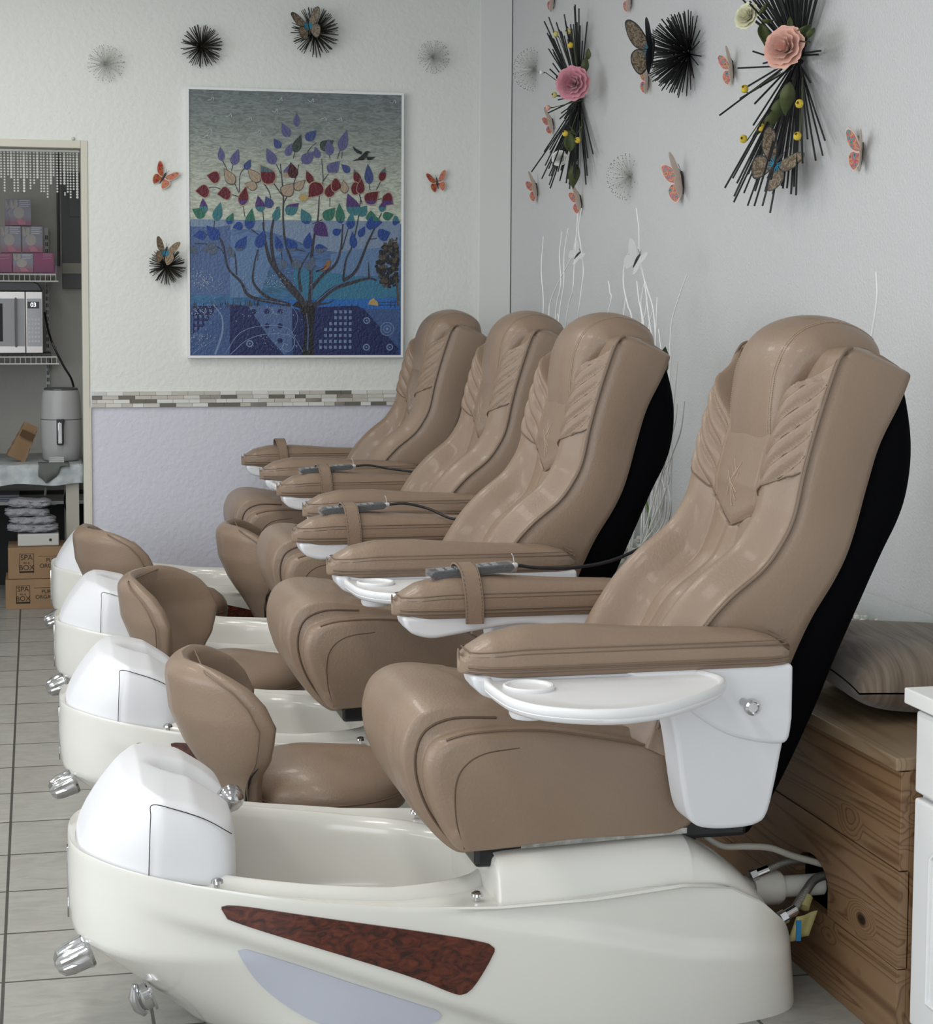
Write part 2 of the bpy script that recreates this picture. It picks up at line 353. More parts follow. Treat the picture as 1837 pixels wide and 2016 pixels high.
    for sgn in (-1, 1):
        for nm, pl, m, lift in (('burl_inlay', burlp, BURL, 0.0035), ('light_panel', lil, LILAC, 0.004)):
            cx = sum(p[0] for p in pl) / len(pl)
            top = []; bot = []
            # strips between upper and lower chains
            xs0, xs1 = min(p[0] for p in pl), max(p[0] for p in pl)
            def span(x):
                zs = []
                for (a, c), (d, e) in zip(pl, pl[1:] + pl[:1]):
                    if (a - x) * (d - x) <= 0 and a != d: zs.append(c + (e - c) * (x - a) / (d - a))
                return min(zs), max(zs)
            rows = []
            for i in range(49):
                x = lerp(xs0 + 0.0006, xs1 - 0.0006, i / 48); z0, z1 = span(x); row = []
                for j in range(9):
                    z = lerp(z0, z1, j / 8); row.append((x, sgn * skin(x, z, lift), z))
                row.append((x, sgn * skin(x, z1, -0.006), z1)); row.insert(0, (x, sgn * skin(x, z0, -0.006), z0)); rows.append(row)
            M().grid(rows).build(nm, m, root, angle=50)
    # cap over the foot end
    rows = []; n = 160
    def capo(th, k=1.0):
        c, s = cos(th), sin(th)
        x = 0.275 - 0.203 * abs(c) ** 0.7 if c < 0 else 0.275 + 0.115 * abs(c) ** 0.35
        hw = min(0.262, max(0.0, halfw(max(x - 0.015, 0.05)) - 0.022))
        return x, math.copysign(min(abs(s) ** (0.7 if c < 0 else 0.35) * 0.272, max(0.0, halfw(max(x - 0.012, 0.056)) - 0.012)), s)
    CP = resample([capo(2 * pi * i / 3000) for i in range(3000)], n)
    zt = lambda x: interp(x, [(0.0, 0.50), (0.12, 0.528), (0.2, 0.536), (0.3, 0.513), (0.38, 0.462), (0.42, 0.43)])
    lev = [(0.0, 1.0), (0.2, 0.999), (0.4, 0.995), (0.58, 0.986), (0.72, 0.972), (0.83, 0.954), (0.91, 0.933), (0.965, 0.905), (1.0, 0.865)] + [(1.0 + 0.034 * (1 - (k / 0.865) ** 2), k) for k in [0.82 - 0.04 * q for q in range(20)]] + [(1.034, 0.02)]
    for v, k in lev:
        row = []
        for i in range(n):
            x, y = CP[i]; kx = k if x < 0.275 else lerp(k, 1, 0.6)
            lean = 0.080 * v ** 1.5 * (1 - sm(0.07, 0.28, x)) if k > 0.8 else 0.080 * (1 - sm(0.07, 0.28, x))
            xx = 0.25 + (x - 0.25) * kx + lean * k; yy = y * k
            top = zt(xx) - 0.012 * (abs(yy) / 0.268) ** 2; zb = z_rim(max(xx, 0.05)) - 0.012
            z = zb + (top - zb) * min(v, 1) + (0.010 * (v - 1) / 0.034 if v > 1 else 0)
            g = math.exp(-(((xx - 0.328) / 0.085) ** 2 + ((yy + 0.01) / 0.050) ** 2) ** 2.2) * (1 if v >= 1 else 0)
            row.append((xx, yy, z - 0.040 * g - 0.012 * g * sm(0.27, 0.38, xx)))
        rows.append(row)
    cap = M().grid(rows, cu=True, cap0=True).build('foot_end_cap', WHITE, root, angle=60)
    for sgn in (-1, 1):
        sg = M()
        sg.tube(catmull([(0.207, sgn * 0.2665, 0.372), (0.209, sgn * 0.2645, 0.43), (0.212, sgn * 0.2605, 0.49), (0.216, sgn * 0.252, 0.513), (0.26, sgn * 0.2535, 0.502), (0.32, sgn * 0.256, 0.479), (0.372, sgn * 0.256, 0.447)], 40), 0.0010, 6)
        sg.build('seam_line', GAP, cap)
    hd = M().lathe([(0.0, 0.030), (0.016, 0.027), (0.026, 0.016), (0.029, 0.0), (0.026, -0.014), (0.018, -0.02), (0.0, -0.02)], 24)
    hd.build('spray_head', CHROME, root, loc=(0.392, -0.03, 0.455), rot=(0.3, 0.9, 0))
    # chrome dome screws on the deck
    for x, y in ((0.338, -0.30), (0.338, 0.30), (0.866, -0.30), (0.866, 0.30)):
        z = z_rim(x) - 0.006
        M().lathe([(0.006, 0), (0.006, 0.008), (0.013, 0.010), (0.012, 0.015), (0.006, 0.019), (0, 0.02)], 20).build('deck_screw', CHROME, root, loc=(x, y, z))
    # front valve knob, diverter lever and emblem
    q = Vector((-0.92, -0.18, -0.34)).normalized().to_track_quat('Z', 'Y').to_euler()
    kn = M(); rows = []
    for h, r in ((0, 0.030), (0.006, 0.032), (0.012, 0.030), (0.04, 0.0285), (0.056, 0.024), (0.064, 0.014), (0.066, 0.0)):
        rows.append([(r * (1 - (0.09 if h > 0.008 and (i % 6) in (0, 1) else 0)) * cos(2 * pi * i / 36), r * (1 - (0.09 if h > 0.008 and (i % 6) in (0, 1) else 0)) * sin(2 * pi * i / 36), h) for i in range(36)])
    kn.grid(rows, cu=True, cap0=True).build('drain_knob', CHROME, root, loc=(0.095, -0.125, 0.185), rot=q, angle=30).scale = (1.15, 1.15, 1.15)
    lv = M().lathe([(0.0, -0.004), (0.034, -0.004), (0.034, 0.001), (0.027, 0.003), (0.027, 0.016), (0.02, 0.022), (0, 0.023)], 28)
    lo = lv.build('diverter_valve', CHROME, root, loc=(0.214, -0.15, 0.090), rot=q)
    M().tube([(0, 0.035, 0.02), (0, 0.01, 0.03), (0, -0.015, 0.03), (0, -0.035, 0.022)], [0.006, 0.013, 0.012, 0.006], 10).build('lever', CHROME, lo)
    em = M().prism([(-0.075, -0.012), (0.0, -0.022), (0.075, -0.012), (0.075, 0.012), (0, 0.022), (-0.075, 0.012)], 0, 0.004, 'x')
    em.build('emblem', CHROME, root, loc=(0.0525, 0, 0.29), bevel=0.001, rot=(pi / 2, 0, 0))
    # seat slide rails
    for sgn in (-1, 1):
        r = M().box(0.965, 1.325, sgn * 0.262 - 0.012, sgn * 0.262 + 0.012, 0.386, 0.398); r.v = [(x, y, z + (x - 0.965) * 0.03) for x, y, z in r.v]
        r.build('seat_rail', STEEL, root, smooth=False)
    bd = M().box(0.875, 1.36, -0.245, 0.245, 0.340, 0.43).build('seat_carriage_shade', BLACKP, root, smooth=False, bevel=0.01)  # slide carriage, its black front extended to stand for shade under the seat

FR = [(1.24, .58), (1.29, .72), (1.347, .818), (1.407, .886), (1.485, .950), (1.529, 1.010), (1.553, 1.065), (1.572, 1.153), (1.595, 1.239), (1.623, 1.328), (1.648, 1.393), (1.672, 1.413), (1.715, 1.412), (1.755, 1.398)]
BR = [(1.42, .50), (1.50, .64), (1.559, .775), (1.596, .849), (1.640, .918), (1.668, .972), (1.688, 1.03), (1.713, 1.123), (1.740, 1.21), (1.783, 1.295), (1.803, 1.342), (1.806, 1.358), (1.800, 1.370), (1.785, 1.380)]
NR = 260
FC = catmull([(x, 0, z) for x, z in FR], NR); BC = catmull([(x, 0, z) for x, z in BR], NR)
def fnorm(i):
    t = (FC[min(i + 1, 205)] - FC[max(min(i, 205) - 1, 0)]).normalized(); return Vector((-t.z, 0, t.x))
W_B = 0.280
WING = sorted((1.408 - 0.215 * t ** 1.05 - 0.012 * sin(pi * t), W_B - 0.155 * sin(t * pi / 2) ** 1.25) for t in [k / 24 for k in range(25)])
QSEAM = mat('quilt_thread', (0.13, 0.088, 0.06), 0.6)
def quilt(y, z):
    """height of the front face over the piping line"""
    a = abs(y); d = W_B - a
    # side bolster swelling from the piping towards the middle
    bol = 0.048 * sm(0, 0.075, d) * (1 - 0.55 * sm(0.08, 0.145, d)); ai = interp(z, WING)
    if z > 1.17: bol = lerp(bol * (0.75 + 0.25 * (1 - sm(1.3, 1.4, z))), 0.004 - 0.020 * sm(1.2, 1.35, z), sm(ai + 0.014, ai - 0.008, a))
    mid = interp(z, [(0.6, -0.035), (0.8, -0.03), (0.95, -0.02), (1.03, 0.004), (1.10, 0.02), (1.2, 0.018), (1.3, 0.01), (1.4, 0.0)])
    inner = sm(0.10, 0.165, d); h = lerp(bol, mid + 0.006 * cos(a * 18), inner)
    if z > 1.03 and 0.008 < d < 0.158 and a > ai + 0.004:                       # quilted wing pads
        lo = 1.155 - 0.62 * d; hi = 1.345 - 0.30 * d
        if lo - 0.004 < z < hi:
            q = (z + 1.0 * d ** 0.85 - 1.155) / 0.049; fr = q - math.floor(q)
            h += (0.010 * (1 - abs(2 * fr - 1) ** 2.0) - 0.004) * sm(lo - 0.004, lo + 0.003, z) * sm(0.004, 0.02, d)
            h -= 0.003 * math.exp(-((abs(2 * fr - 1) - 1) / 0.12) ** 2)
    # centre seams
    if z > 1.0: h -= 0.004 * math.exp(-((a - (0.108 + 0.04 * (z - 1.05))) / 0.0035) ** 2) * sm(1.03, 1.06, z)
    vs = 1.008 + 0.6 * a ** 1.25
    if a < 0.125:
        h -= 0.005 * math.exp(-((z - vs) / 0.004) ** 2); h += 0.006 * sm(vs, vs + 0.02, z) 
    if z < vs and a < 0.15:                                  # pleats below the V seam
        h += -0.004 * math.exp(-((a - (0.035 + 0.12 * (vs - z))) / 0.005) ** 2) - 0.005 * math.exp(-((a - (0.135 - 0.10 * (vs - z))) / 0.006) ** 2)
        h += 0.004 * sin(a * 60 + z * 9) * (1 - sm(0.06, 0.14, a)) * sm(0.62, 0.75, z)
        h += 0.003 * sin(z * 46 + 2 * y) * math.exp(-((z - 0.9) / 0.08) ** 2)
    return h
def backrest(root):
    rows = []; ny = 141
    for i in range(NR):
        f = FC[i]; bk = BC[i]; nn = fnorm(i); tp = sm(208, NR - 18, i); wf = W_B * (1 - 0.12 * tp * tp); row = []
        side = [bk + (f - bk) * (k / 9) for k in range(10)]
        wide = lambda k: 0.010 * sin(pi * k / 9) * (1 - tp)
        for k in range(10): row.append((side[k].x, -(wf + wide(k) - (0.006 if k == 9 else 0)), side[k].z))
        for j in range(1, ny - 1):
            y = -wf + 2 * wf * j / (ny - 1); h = quilt(y * W_B / wf, f.z) * (1 - tp)
            h += 0.006 * (1 - tp)
            p = f + nn * h; row.append((p.x, y, p.z))
        for k in range(9, -1, -1): row.append((side[k].x, (wf + wide(k) - (0.006 if k == 9 else 0)), side[k].z))
        rows.append(row)
    b = M().grid(rows, cap0=False)
    last = rows[-1]; n = len(last)
    bkrow = [(p[0] + 0.012, p[1] * 0.99, p[2] - 0.01) for p in last]
    b.grid([last, bkrow]); b.grid([[r[0] for r in rows], [r[-1] for r in rows]])
    bo = b.build('backrest', LEATHER, root, angle=180)
    for sgn in (-1, 1):
        pp = []
        for i in range(6, 222, 2): pp.append((FC[i].x - 0.001, sgn * (W_B + 0.0005), FC[i].z + 0.001))
        i0 = 120
        M().tube(pp, 0.0036, 8).build('piping', PIPING, bo)
        # wing pad: long leaf-shaped pad at the top of the shoulder, its inner seam curving down to the headrest pocket
        inn = []
        for k in range(26):
            t = k / 25; a = W_B - 0.155 * sin(t * pi / 2) ** 1.25; z = 1.408 - 0.215 * t ** 1.05 - 0.012 * sin(pi * t)
            i = min(range(212), key=lambda q: abs(FC[q].z - z)); p = FC[i] + fnorm(i) * (quilt(a, z) + 0.0078); inn.append((p.x, sgn * a, p.z))
        M().tube(inn, 0.0021, 6).build('wing_seam', PIPING, bo)
        ql = M()
        for n_ in range(-1, 8):
            pts = []
            for k in range(40):
                d = 0.008 + 0.147 * k / 39; z = 1.155 + 0.049 * n_ - 1.0 * d ** 0.85
                if z < 1.157 - 0.62 * d or z > 1.345 - 0.30 * d or W_B - d < interp(z, WING) + 0.006: continue
                i = min(range(212), key=lambda q: abs(FC[q].z - z)); p = FC[i] + fnorm(i) * (quilt(W_B - d, z) + 0.0080); pts.append((p.x, sgn * (W_B - d), p.z))
            if len(pts) > 4: ql.tube(pts, 0.0011, 5)
        ql.build('quilting', QSEAM, bo)
        st = []
        for k in range(14):
            d = 0.006 + 0.15 * k / 13; z = 1.155 - 0.62 * d; i = min(range(212), key=lambda q: abs(FC[q].z - z)); p = FC[i] + fnorm(i) * (quilt(W_B - d, z) + 0.0075); st.append((p.x, sgn * (W_B - d), p.z))
        M().tube(st, 0.0022, 6).build('wing_seam', PIPING, bo)
    vv = []
    for k in range(31):
        y = -0.122 + 0.244 * k / 30; z = 1.008 + 0.6 * abs(y) ** 1.25; i = min(range(212), key=lambda q: abs(FC[q].z - z)); p = FC[i] + fnorm(i) * (quilt(y, z) + 0.0078); vv.append((p.x, y, p.z))
    M().tube(vv, 0.0022, 6).tube([(x + 0.002, y, z - 0.009) for x, y, z in vv], 0.0018, 6).build('yoke_seam', PIPING, bo)
    # stitched crossing-lines emblem
    em = M()
    def onb(y, z):
        i = min(range(212), key=lambda q: abs(FC[q].z - z)); p = FC[i] + fnorm(i) * (quilt(y, z) + 0.0068); return (p.x, y, p.z)
    for a in (((0.012, 1.150), (-0.010, 1.130), (0.02, 1.09), (0.028, 1.066)), ((-0.030, 1.148), (-0.008, 1.112), (0.016, 1.135)), ((-0.028, 1.125), (0.0, 1.088), (-0.022, 1.060)),
              ((0.034, 1.122), (0.008, 1.10), (-0.024, 1.078)), ((-0.018, 1.135), (0.010, 1.098), (0.004, 1.066), (-0.006, 1.046))):
        em.tube([onb(*p) for p in a], 0.0011, 5)
    em.build('stitched_emblem', STITCH, bo)
    # headrest
    G = catmull([(1.553, 0, 1.192), (1.550, 0, 1.25), (1.553, 0, 1.31), (1.563, 0, 1.370), (1.590, 0, 1.425), (1.635, 0, 1.463), (1.695, 0, 1.480), (1.75, 0, 1.472), (1.795, 0, 1.450), (1.822, 0, 1.42), (1.832, 0, 1.375)], 60)
    rows = []
    for i, g in enumerate(G):
        t = (G[min(i + 1, 59)] - G[max(i - 1, 0)]).normalized(); nn = Vector((-t.z, 0, t.x)); u = i / 59; row = []
        hw = interp(u, [(0, 0.122), (0.25, 0.145), (0.5, 0.165), (0.8, 0.165), (1, 0.16)])
        dep = interp(u, [(0, 0.03), (0.15, 0.05), (0.35, 0.085), (0.55, 0.10), (0.8, 0.085), (1, 0.06)])
        for j in range(61):
            a = -pi / 2 + pi * j / 60; s_, c_ = sin(a), cos(a)
            y = hw * math.copysign(abs(s_) ** 0.72, s_); d = dep * (1 - abs(c_) ** 0.75)
            if abs(abs(y) - 0.112) < 0.002: d += 0.0012
            if i == 0: d += 0.006
            p = g - nn * d; row.append((p.x, y, p.z))
        rows.append(row)
    back0 = [(p[0] + 0.05, p[1] * 0.98, p[2] + 0.006) for p in rows[0]]
    hb = M().grid([back0] + rows, cap1=True).build('headrest', LEATHER, root, angle=70)
    for sgn in (-1, 1):
        for off in (0.0, 0.006):
            stp = M(); pts = []
            for i in range(2, 52):
                g = G[i]; t = (G[i + 1] - G[i - 1]).normalized(); nn = Vector((-t.z, 0, t.x)); u = i / 59
                hw = interp(u, [(0, 0.122), (0.25, 0.145), (0.5, 0.165), (0.8, 0.165), (1, 0.16)]); dep = interp(u, [(0, 0.03), (0.15, 0.05), (0.35, 0.085), (0.55, 0.10), (0.8, 0.085), (1, 0.06)])
                y = 0.106 + off; s_ = (y / hw) ** (1 / 0.72); c_ = math.sqrt(max(0, 1 - s_ * s_)); p = g - nn * (dep * (1 - c_ ** 0.75) - 0.0006); pts.append(Vector((p.x, sgn * y, p.z)))
            for k in range(len(pts) - 1):
                for h0 in (0.0, 0.5): stp.tube([pts[k].lerp(pts[k + 1], h0), pts[k].lerp(pts[k + 1], h0 + 0.3)], 0.0009, 5)
            stp.build('stitching', STITCH, hb)
    # black rear shell
    K = [(1.515, .375), (1.56, .43), (1.61, .52), (1.668, .65), (1.700, .737), (1.752, .858), (1.799, .972), (1.838, 1.045), (1.857, 1.102), (1.863, 1.175), (1.853, 1.245), (1.828, 1.306), (1.80, 1.345)]
    B2 = [(1.40, .375), (1.42, .43), (1.445, .52), (1.50, .65), (1.535, .737), (1.59, .858), (1.655, .96), (1.68, 1.03), (1.697, 1.10), (1.72, 1.175), (1.742, 1.235), (1.77, 1.30), (1.785, 1.34)]
    KC = catmull([(x, 0, z) for x, z in K], 50); B2C = catmull([(x, 0, z) for x, z in B2], 50); rows = []
    for i in range(50):
        k, q = KC[i], B2C[i]; row = []
        for j in range(41):
            a = pi * j / 40; cc, ss = cos(a), sin(a); w_ = 0.272 - 0.03 * sm(25, 0, i)
            u = abs(ss) ** 0.5; row.append((lerp(q.x, k.x, u), -w_ * math.copysign(abs(cc) ** 0.55, cc), lerp(q.z, k.z, u)))
        rows.append(row)
    M().grid(rows, cu=True, cap0=True, cap1=True).build('rear_cover', BLACKF, root, angle=180)
def seat(root):
    ctr = [(1.30, 0.378), (1.10, 0.374), (0.95, 0.370), (0.868, 0.366), (0.83, 0.375), (0.785, 0.415), (0.742, 0.475), (0.716, 0.545), (0.713, 0.61), (0.733, 0.662), (0.775, 0.690), (0.84, 0.692), (0.93, 0.672), (1.02, 0.652), (1.14, 0.632), (1.28, 0.615), (1.36, 0.59), (1.385, 0.50), (1.36, 0.41)]
    side = [(1.30, 0.395), (1.10, 0.388), (0.95, 0.384), (0.868, 0.382), (0.835, 0.386), (0.805, 0.425), (0.780, 0.475), (0.765, 0.530), (0.766, 0.575), (0.784, 0.610), (0.83, 0.628), (0.88, 0.634), (0.95, 0.636), (1.03, 0.632), (1.14, 0.613), (1.28, 0.580), (1.345, 0.56), (1.36, 0.50), (1.345, 0.42)]
    n = 100; C_ = catmull([(x, 0, z) for x, z in ctr + ctr[:1]], n)[:-1]; D_ = catmull([(x, 0, z) for x, z in side + side[:1]], n)[:-1]
    cen = Vector((1.08, 0, 0.5)); rows = []; ys = []
    yl = [0.276, 0.2755, 0.274, 0.271, 0.265, 0.257, 0.25, 0.245, 0.241, 0.238, 0.235, 0.232, 0.229, 0.225, 0.218, 0.208, 0.195, 0.18, 0.165, 0.145, 0.12, 0.09, 0.06, 0.03, 0.0]
    ys = [-y for y in yl] + yl[-2::-1]
    for y in ys:
        a = abs(y); u = 1 - sm(0.230, 0.242, a) * 0.72 - 0.28 * sm(0.1, 0.27, a); r = []
        gr = math.exp(-((a - 0.236) / 0.004) ** 2); edge = interp(a, [(0.245, 0), (0.257, 0.003), (0.265, 0.008), (0.271, 0.015), (0.274, 0.023), (0.276, 0.032)])
        for k in range(n - 1):
            p = D_[k].lerp(C_[k], u); q = (cen - p); ln = q.length; q = q.normalized() if ln > 0 else q
            fronty = sm(0.98, 0.86, p.x); topy = sm(0.55, 0.6, p.z)
            dep = edge * (1 if p.z > 0.42 else 0.5) + gr * 0.012 * max(fronty, 0.25 * topy) if True else 0
            p = p + q * dep
            if p.z > 0.6 and a < 0.21 and p.x > 0.88:          # padded diamond pleats of the seat top
                p = p + Vector((0, 0, -0.008 * math.exp(-((p.x - 0.92 - 0.35 * a) / 0.008) ** 2) - 0.006 * math.exp(-((p.x - 1.03 + 0.5 * a) / 0.009) ** 2) - 0.02 * sm(0.9, 1.1, p.x) * (1 - sm(0, 0.17, a)) + 0.004 * sin(p.x * 50 + a * 30)))
            if p.x < 0.87 and a < 0.22: p = p + Vector((0.0022 * sin(y * 210 + p.z * 30) * sm(0.69, 0.6, p.z), 0, 0))
            r.append((p.x, y, p.z))
        rows.append(r)
    st = M().grid(rows, cu=True, cap0=True, cap1=True).build('seat_cushion', LEATHER, root, angle=180)
    for sgn in (-1, 1):
        p1 = catmull([(0.845, sgn * 0.274, 0.392), (0.828, sgn * 0.2755, 0.45), (0.825, sgn * 0.2765, 0.52), (0.842, sgn * 0.276, 0.562), (0.885, sgn * 0.2755, 0.588), (0.96, sgn * 0.275, 0.597)], 26)
        rw = rows[4 if sgn < 0 else len(rows) - 5]; rw1 = rows[6 if sgn < 0 else len(rows) - 7]; tp = sorted([q for q in rw if q[2] > 0.54 and 0.80 < q[0] < 1.335]); p2 = [(q[0], q[1] * 1.003, q[2] + 0.0015) for q in tp]
        M().tube(p1, 0.0016, 6).build('side_seam', SEAM, st); M().tube(p2, 0.0026, 6).build('top_piping', PIPING, st)
        ri = min(range(len(rows)), key=lambda k: abs(rows[k][0][1] - sgn * 0.236)); rw = sorted([q for q in rows[ri] if q[0] < 0.93 and 0.38 < q[2]], key=lambda q: math.atan2(q[2] - 0.5, q[0] - 1.0) % (2 * pi), reverse=True); p3 = [(q[0] - 0.0, q[1], q[2]) for q in rw]
        M().tube(p3, 0.003, 6).build('front_seam', SEAM, st)
ARM_Y, ARM_W = 0.336, 0.062
def arm(root, sgn):
    body = M(); o = sgn
    low = [(0.832, 0.772), (0.838, 0.750), (0.857, 0.731), (0.90, 0.719), (0.95, 0.724), (1.02, 0.735), (1.10, 0.745), (1.17, 0.742), (1.215, 0.722), (1.242, 0.68), (1.258, 0.62), (1.270, 0.54), (1.283, 0.475), (1.302, 0.447), (1.335, 0.437), (1.39, 0.435), (1.435, 0.441), (1.458, 0.462), (1.475, 0.53), (1.488, 0.60), (1.502, 0.66), (1.504, 0.775)]
    low = [low[0]] + [(q.x, q.z) for q in catmull([(a, 0, b) for a, b in low[1:-1]], 60)] + [low[-1]]
    y0, y1 = sorted((o * 0.290, o * 0.384)); body.prism(low, y0, y1)
    up = [(1.14, 0.770), (1.18, 0.752), (1.24, 0.722), (1.30, 0.672), (1.36, 0.635), (1.42, 0.616), (1.475, 0.608), (1.497, 0.618), (1.5045, 0.66), (1.5045, 0.773)]
    up = [up[0]] + [(q.x, q.z) for q in catmull([(a, 0, b) for a, b in up[1:-1]], 40)] + [up[-1]]
    y0, y1 = sorted((o * 0.300, o * 0.394)); body.prism(up, y0, y1)
    ar = body.build('armrest', WHITE, root, bevel=0.013, bseg=4, angle=40)
    # leather pad
    top = [(0.818, 0.800), (0.835, 0.822), (0.874, 0.845), (0.94, 0.860), (1.05, 0.861), (1.214, 0.848), (1.35, 0.842), (1.431, 0.835), (1.478, 0.822), (1.498, 0.800), (1.506, 0.780)]
    rows = []; nst = 60
    for i in range(nst):
        u = i / (nst - 1); x = 0.815 + 0.692 * (0.5 - 0.5 * cos(pi * u)); zt = interp(x, top); zb = 0.772 - 0.008 * sm(0.84, 0.9, x)
        w_ = interp(x, [(0.815, 0.012), (0.818, 0.022), (0.825, 0.033), (0.84, 0.045), (0.87, 0.056), (0.92, ARM_W), (1.45, ARM_W), (1.485, 0.056), (1.50, 0.044), (1.507, 0.03)])
        rw = []; zm = zb + 0.036; L = 44
        if i in (0, nst - 1): zt = zm + 0.012
        for k in range(L):
            a = 2 * pi * k / L; c_, s_ = cos(a), sin(a)
            if s_ >= 0: y = w_ * math.copysign(abs(c_) ** 0.62, c_); z = zm + (zt - zm) * abs(s_) ** 0.85
            else: y = w_ * math.copysign(abs(c_) ** 0.25, c_); z = zm + (zm - zb) * -abs(s_) ** 0.6
            rw.append((x, o * ARM_Y + y, z))
        rows.append(rw)
    pad = M().grid(rows, cu=True, cap0=True, cap1=True).build('arm_pad', LEATHER, ar, angle=180)
    # two welts around the pad
    for zz, r in ((0.780, 0.0030), (0.788, 0.0030), (0.812, 0.0015), (0.821, 0.0013)):
        pts = []
        for k in range(64):
            a = 2 * pi * (k + 0.5) / 64; xx = 1.161 + 0.340 * math.copysign(min(1, abs(abs(2 * (k + 0.5) / 64 - 1) * 2 - 1) ** 0.75), cos(a))
            w_ = interp(xx, [(0.815, 0.012), (0.818, 0.022), (0.825, 0.033), (0.84, 0.045), (0.87, 0.056), (0.92, ARM_W), (1.45, ARM_W), (1.485, 0.056), (1.50, 0.044), (1.507, 0.03)])
            ext = 0.0 if zz < 0.8 else -0.0012
            pts.append((xx, o * ARM_Y + math.copysign(w_ + ext, sin(a)), zz + (0.006 * sm(0.84, 0.95, xx) - 0.003 if zz > 0.8 else 0)))
        pts.append(pts[0]); M().tube(pts, r, 6, caps=False).build('welt', PIPING, pad)
    if sgn > 0:                                               # strap that holds the remote
        s_ = M(); xs = 1.0; yo = ARM_Y
        pth = [(xs, yo - 0.065, 0.755), (xs - 0.001, yo - 0.068, 0.79), (xs - 0.004, yo - 0.067, 0.83), (xs - 0.010, yo - 0.056, 0.874), (xs - 0.012, yo - 0.03, 0.887), (xs - 0.012, yo + 0.0, 0.889), (xs - 0.012, yo + 0.03, 0.884), (xs - 0.01, yo + 0.056, 0.866), (xs - 0.006, yo + 0.066, 0.83), (xs - 0.004, yo + 0.065, 0.79)]
        P = catmull(pth, 40); hw = 0.022; rows = []
        for i, p in enumerate(P):
            t = (P[min(i + 1, 39)] - P[max(i - 1, 0)]).normalized(); nn = t.cross(Vector((1, 0, 0))).normalized()
            rows.append([p + Vector((-hw, 0, 0)) - nn * 0.002, p + Vector((hw, 0, 0)) - nn * 0.002, p + Vector((hw, 0, 0)) + nn * 0.002, p + Vector((-hw, 0, 0)) + nn * 0.002])
        so = s_.grid(rows, cu=True, cap0=True, cap1=True).build('strap', LEATHER, ar, angle=50)
        for dx in (-0.0185, 0.0185):
            q = M()
            for k in range(0, 22): q.tube([P[k] + Vector((dx, -0.0026 if k < 14 else 0, 0.0026 if k >= 12 else 0)), P[k].lerp(P[k + 1], 0.6) + Vector((dx, -0.0026 if k < 14 else 0, 0.0026 if k >= 12 else 0))], 0.0007, 4)
            q.build('stitching', SEAM, so)
    return ar
def chair_hardware(ar_near, root):
    # swing tray on the near arm
    pl = [(0.880, -0.345), (0.856, -0.390), (0.850, -0.430), (0.852, -0.500), (0.860, -0.570), (0.890, -0.632), (0.945, -0.675), (1.011, -0.696), (1.065, -0.692), (1.13, -0.668), (1.21, -0.610), (1.28, -0.545), (1.315, -0.495), (1.326, -0.455), (1.318, -0.415), (1.290, -0.375), (1.2, -0.345), (1.0, -0.340)]
    P = [(p.x, p.y) for p in catmull([(x, y, 0) for x, y in pl + pl[:1]], 70)[:-1]]
    c = (1.06, -0.50); n = len(P); hx, hy, hr = 0.925, -0.462, 0.047; DZT = 0.027
    def ring(k, z): return [(c[0] + (x - c[0]) * k, c[1] + (y - c[1]) * k, z + DZT) for x, y in P]
    t = M().grid([ring(0.90, 0.712), ring(0.96, 0.712), ring(0.985, 0.7165), ring(1.0, 0.7225), ring(0.995, 0.724), ring(1.006, 0.727), ring(1.006, 0.736), ring(0.995, 0.741), ring(0.965, 0.742), ring(0.945, 0.737), ring(0.93, 0.7345), ring(0.6, 0.7345), ring(0.2, 0.7345)], cu=True, cap0=True, cap1=True)
    tr = t.build('tray', WHITEB, ar_near, angle=60)
    M().lathe([(0.0, 0.7365), (0.036, 0.7365), (0.0405, 0.7385), (0.043, 0.742), (0.047, 0.743), (0.0505, 0.7405), (0.0505, 0.734), (0.040, 0.710), (0.038, 0.685), (0.034, 0.679), (0.0, 0.679)], 40, (hx, hy, DZT)).build('cup_holder', WHITEB, tr)
    # chrome release knob on the side panel
    k = M().lathe([(0.0085, 0.0), (0.0085, -0.04), (0.011, -0.042), (0.0165, -0.044), (0.0175, -0.050), (0.0165, -0.056), (0.012, -0.058), (0.010, -0.055), (0.0, -0.055)], 24, ax='y')
    k.build('release_knob', CHROME, ar_near, loc=(1.395, -0.392, 0.700))
def make_chair():
    root = empty('pedicure_chair', (0, 3.73, 0)); spa_tub(root); seat(root); backrest(root)
    an = arm(root, -1); af = arm(root, 1); chair_hardware(an, root)
    M().box(1.30, 1.47, -0.25, 0.25, 0.375, 0.43).build('back_bracket', BLACKP, root, smooth=False, bevel=0.01)
    return root
MOVING = ('seat_cushion', 'backrest', 'headrest', 'rear_cover', 'armrest', 'back_bracket', 'seat_carriage_shade')
chairs = []
labels = ['nearest taupe leather spa pedicure chair with its white foot tub in the foreground', 'second taupe pedicure chair from the camera, between the nearest and the third',
          'third taupe pedicure chair from the camera, second from the painting wall', 'farthest taupe pedicure chair, beside the tree painting, with an empty strap on its arm']
CH_Y = [3.73, 5.05, 6.37, 7.69]; CH_DX = [0, -0.05, 0.08, 0.095]
proto = make_chair()
for i in range(4):
    c = proto if i == 0 else copy_tree(proto)
    chairs.append(c); c.location = (0, CH_Y[i], 0); tag(c, labels[i], 'pedicure chair', 'pedicure chairs in a row')
    for k in c.children:
        if k.name.split('.')[0] in MOVING: k.location.x += min(CH_DX[i], 0.02) if k.name.startswith('rear_cover') else CH_DX[i]

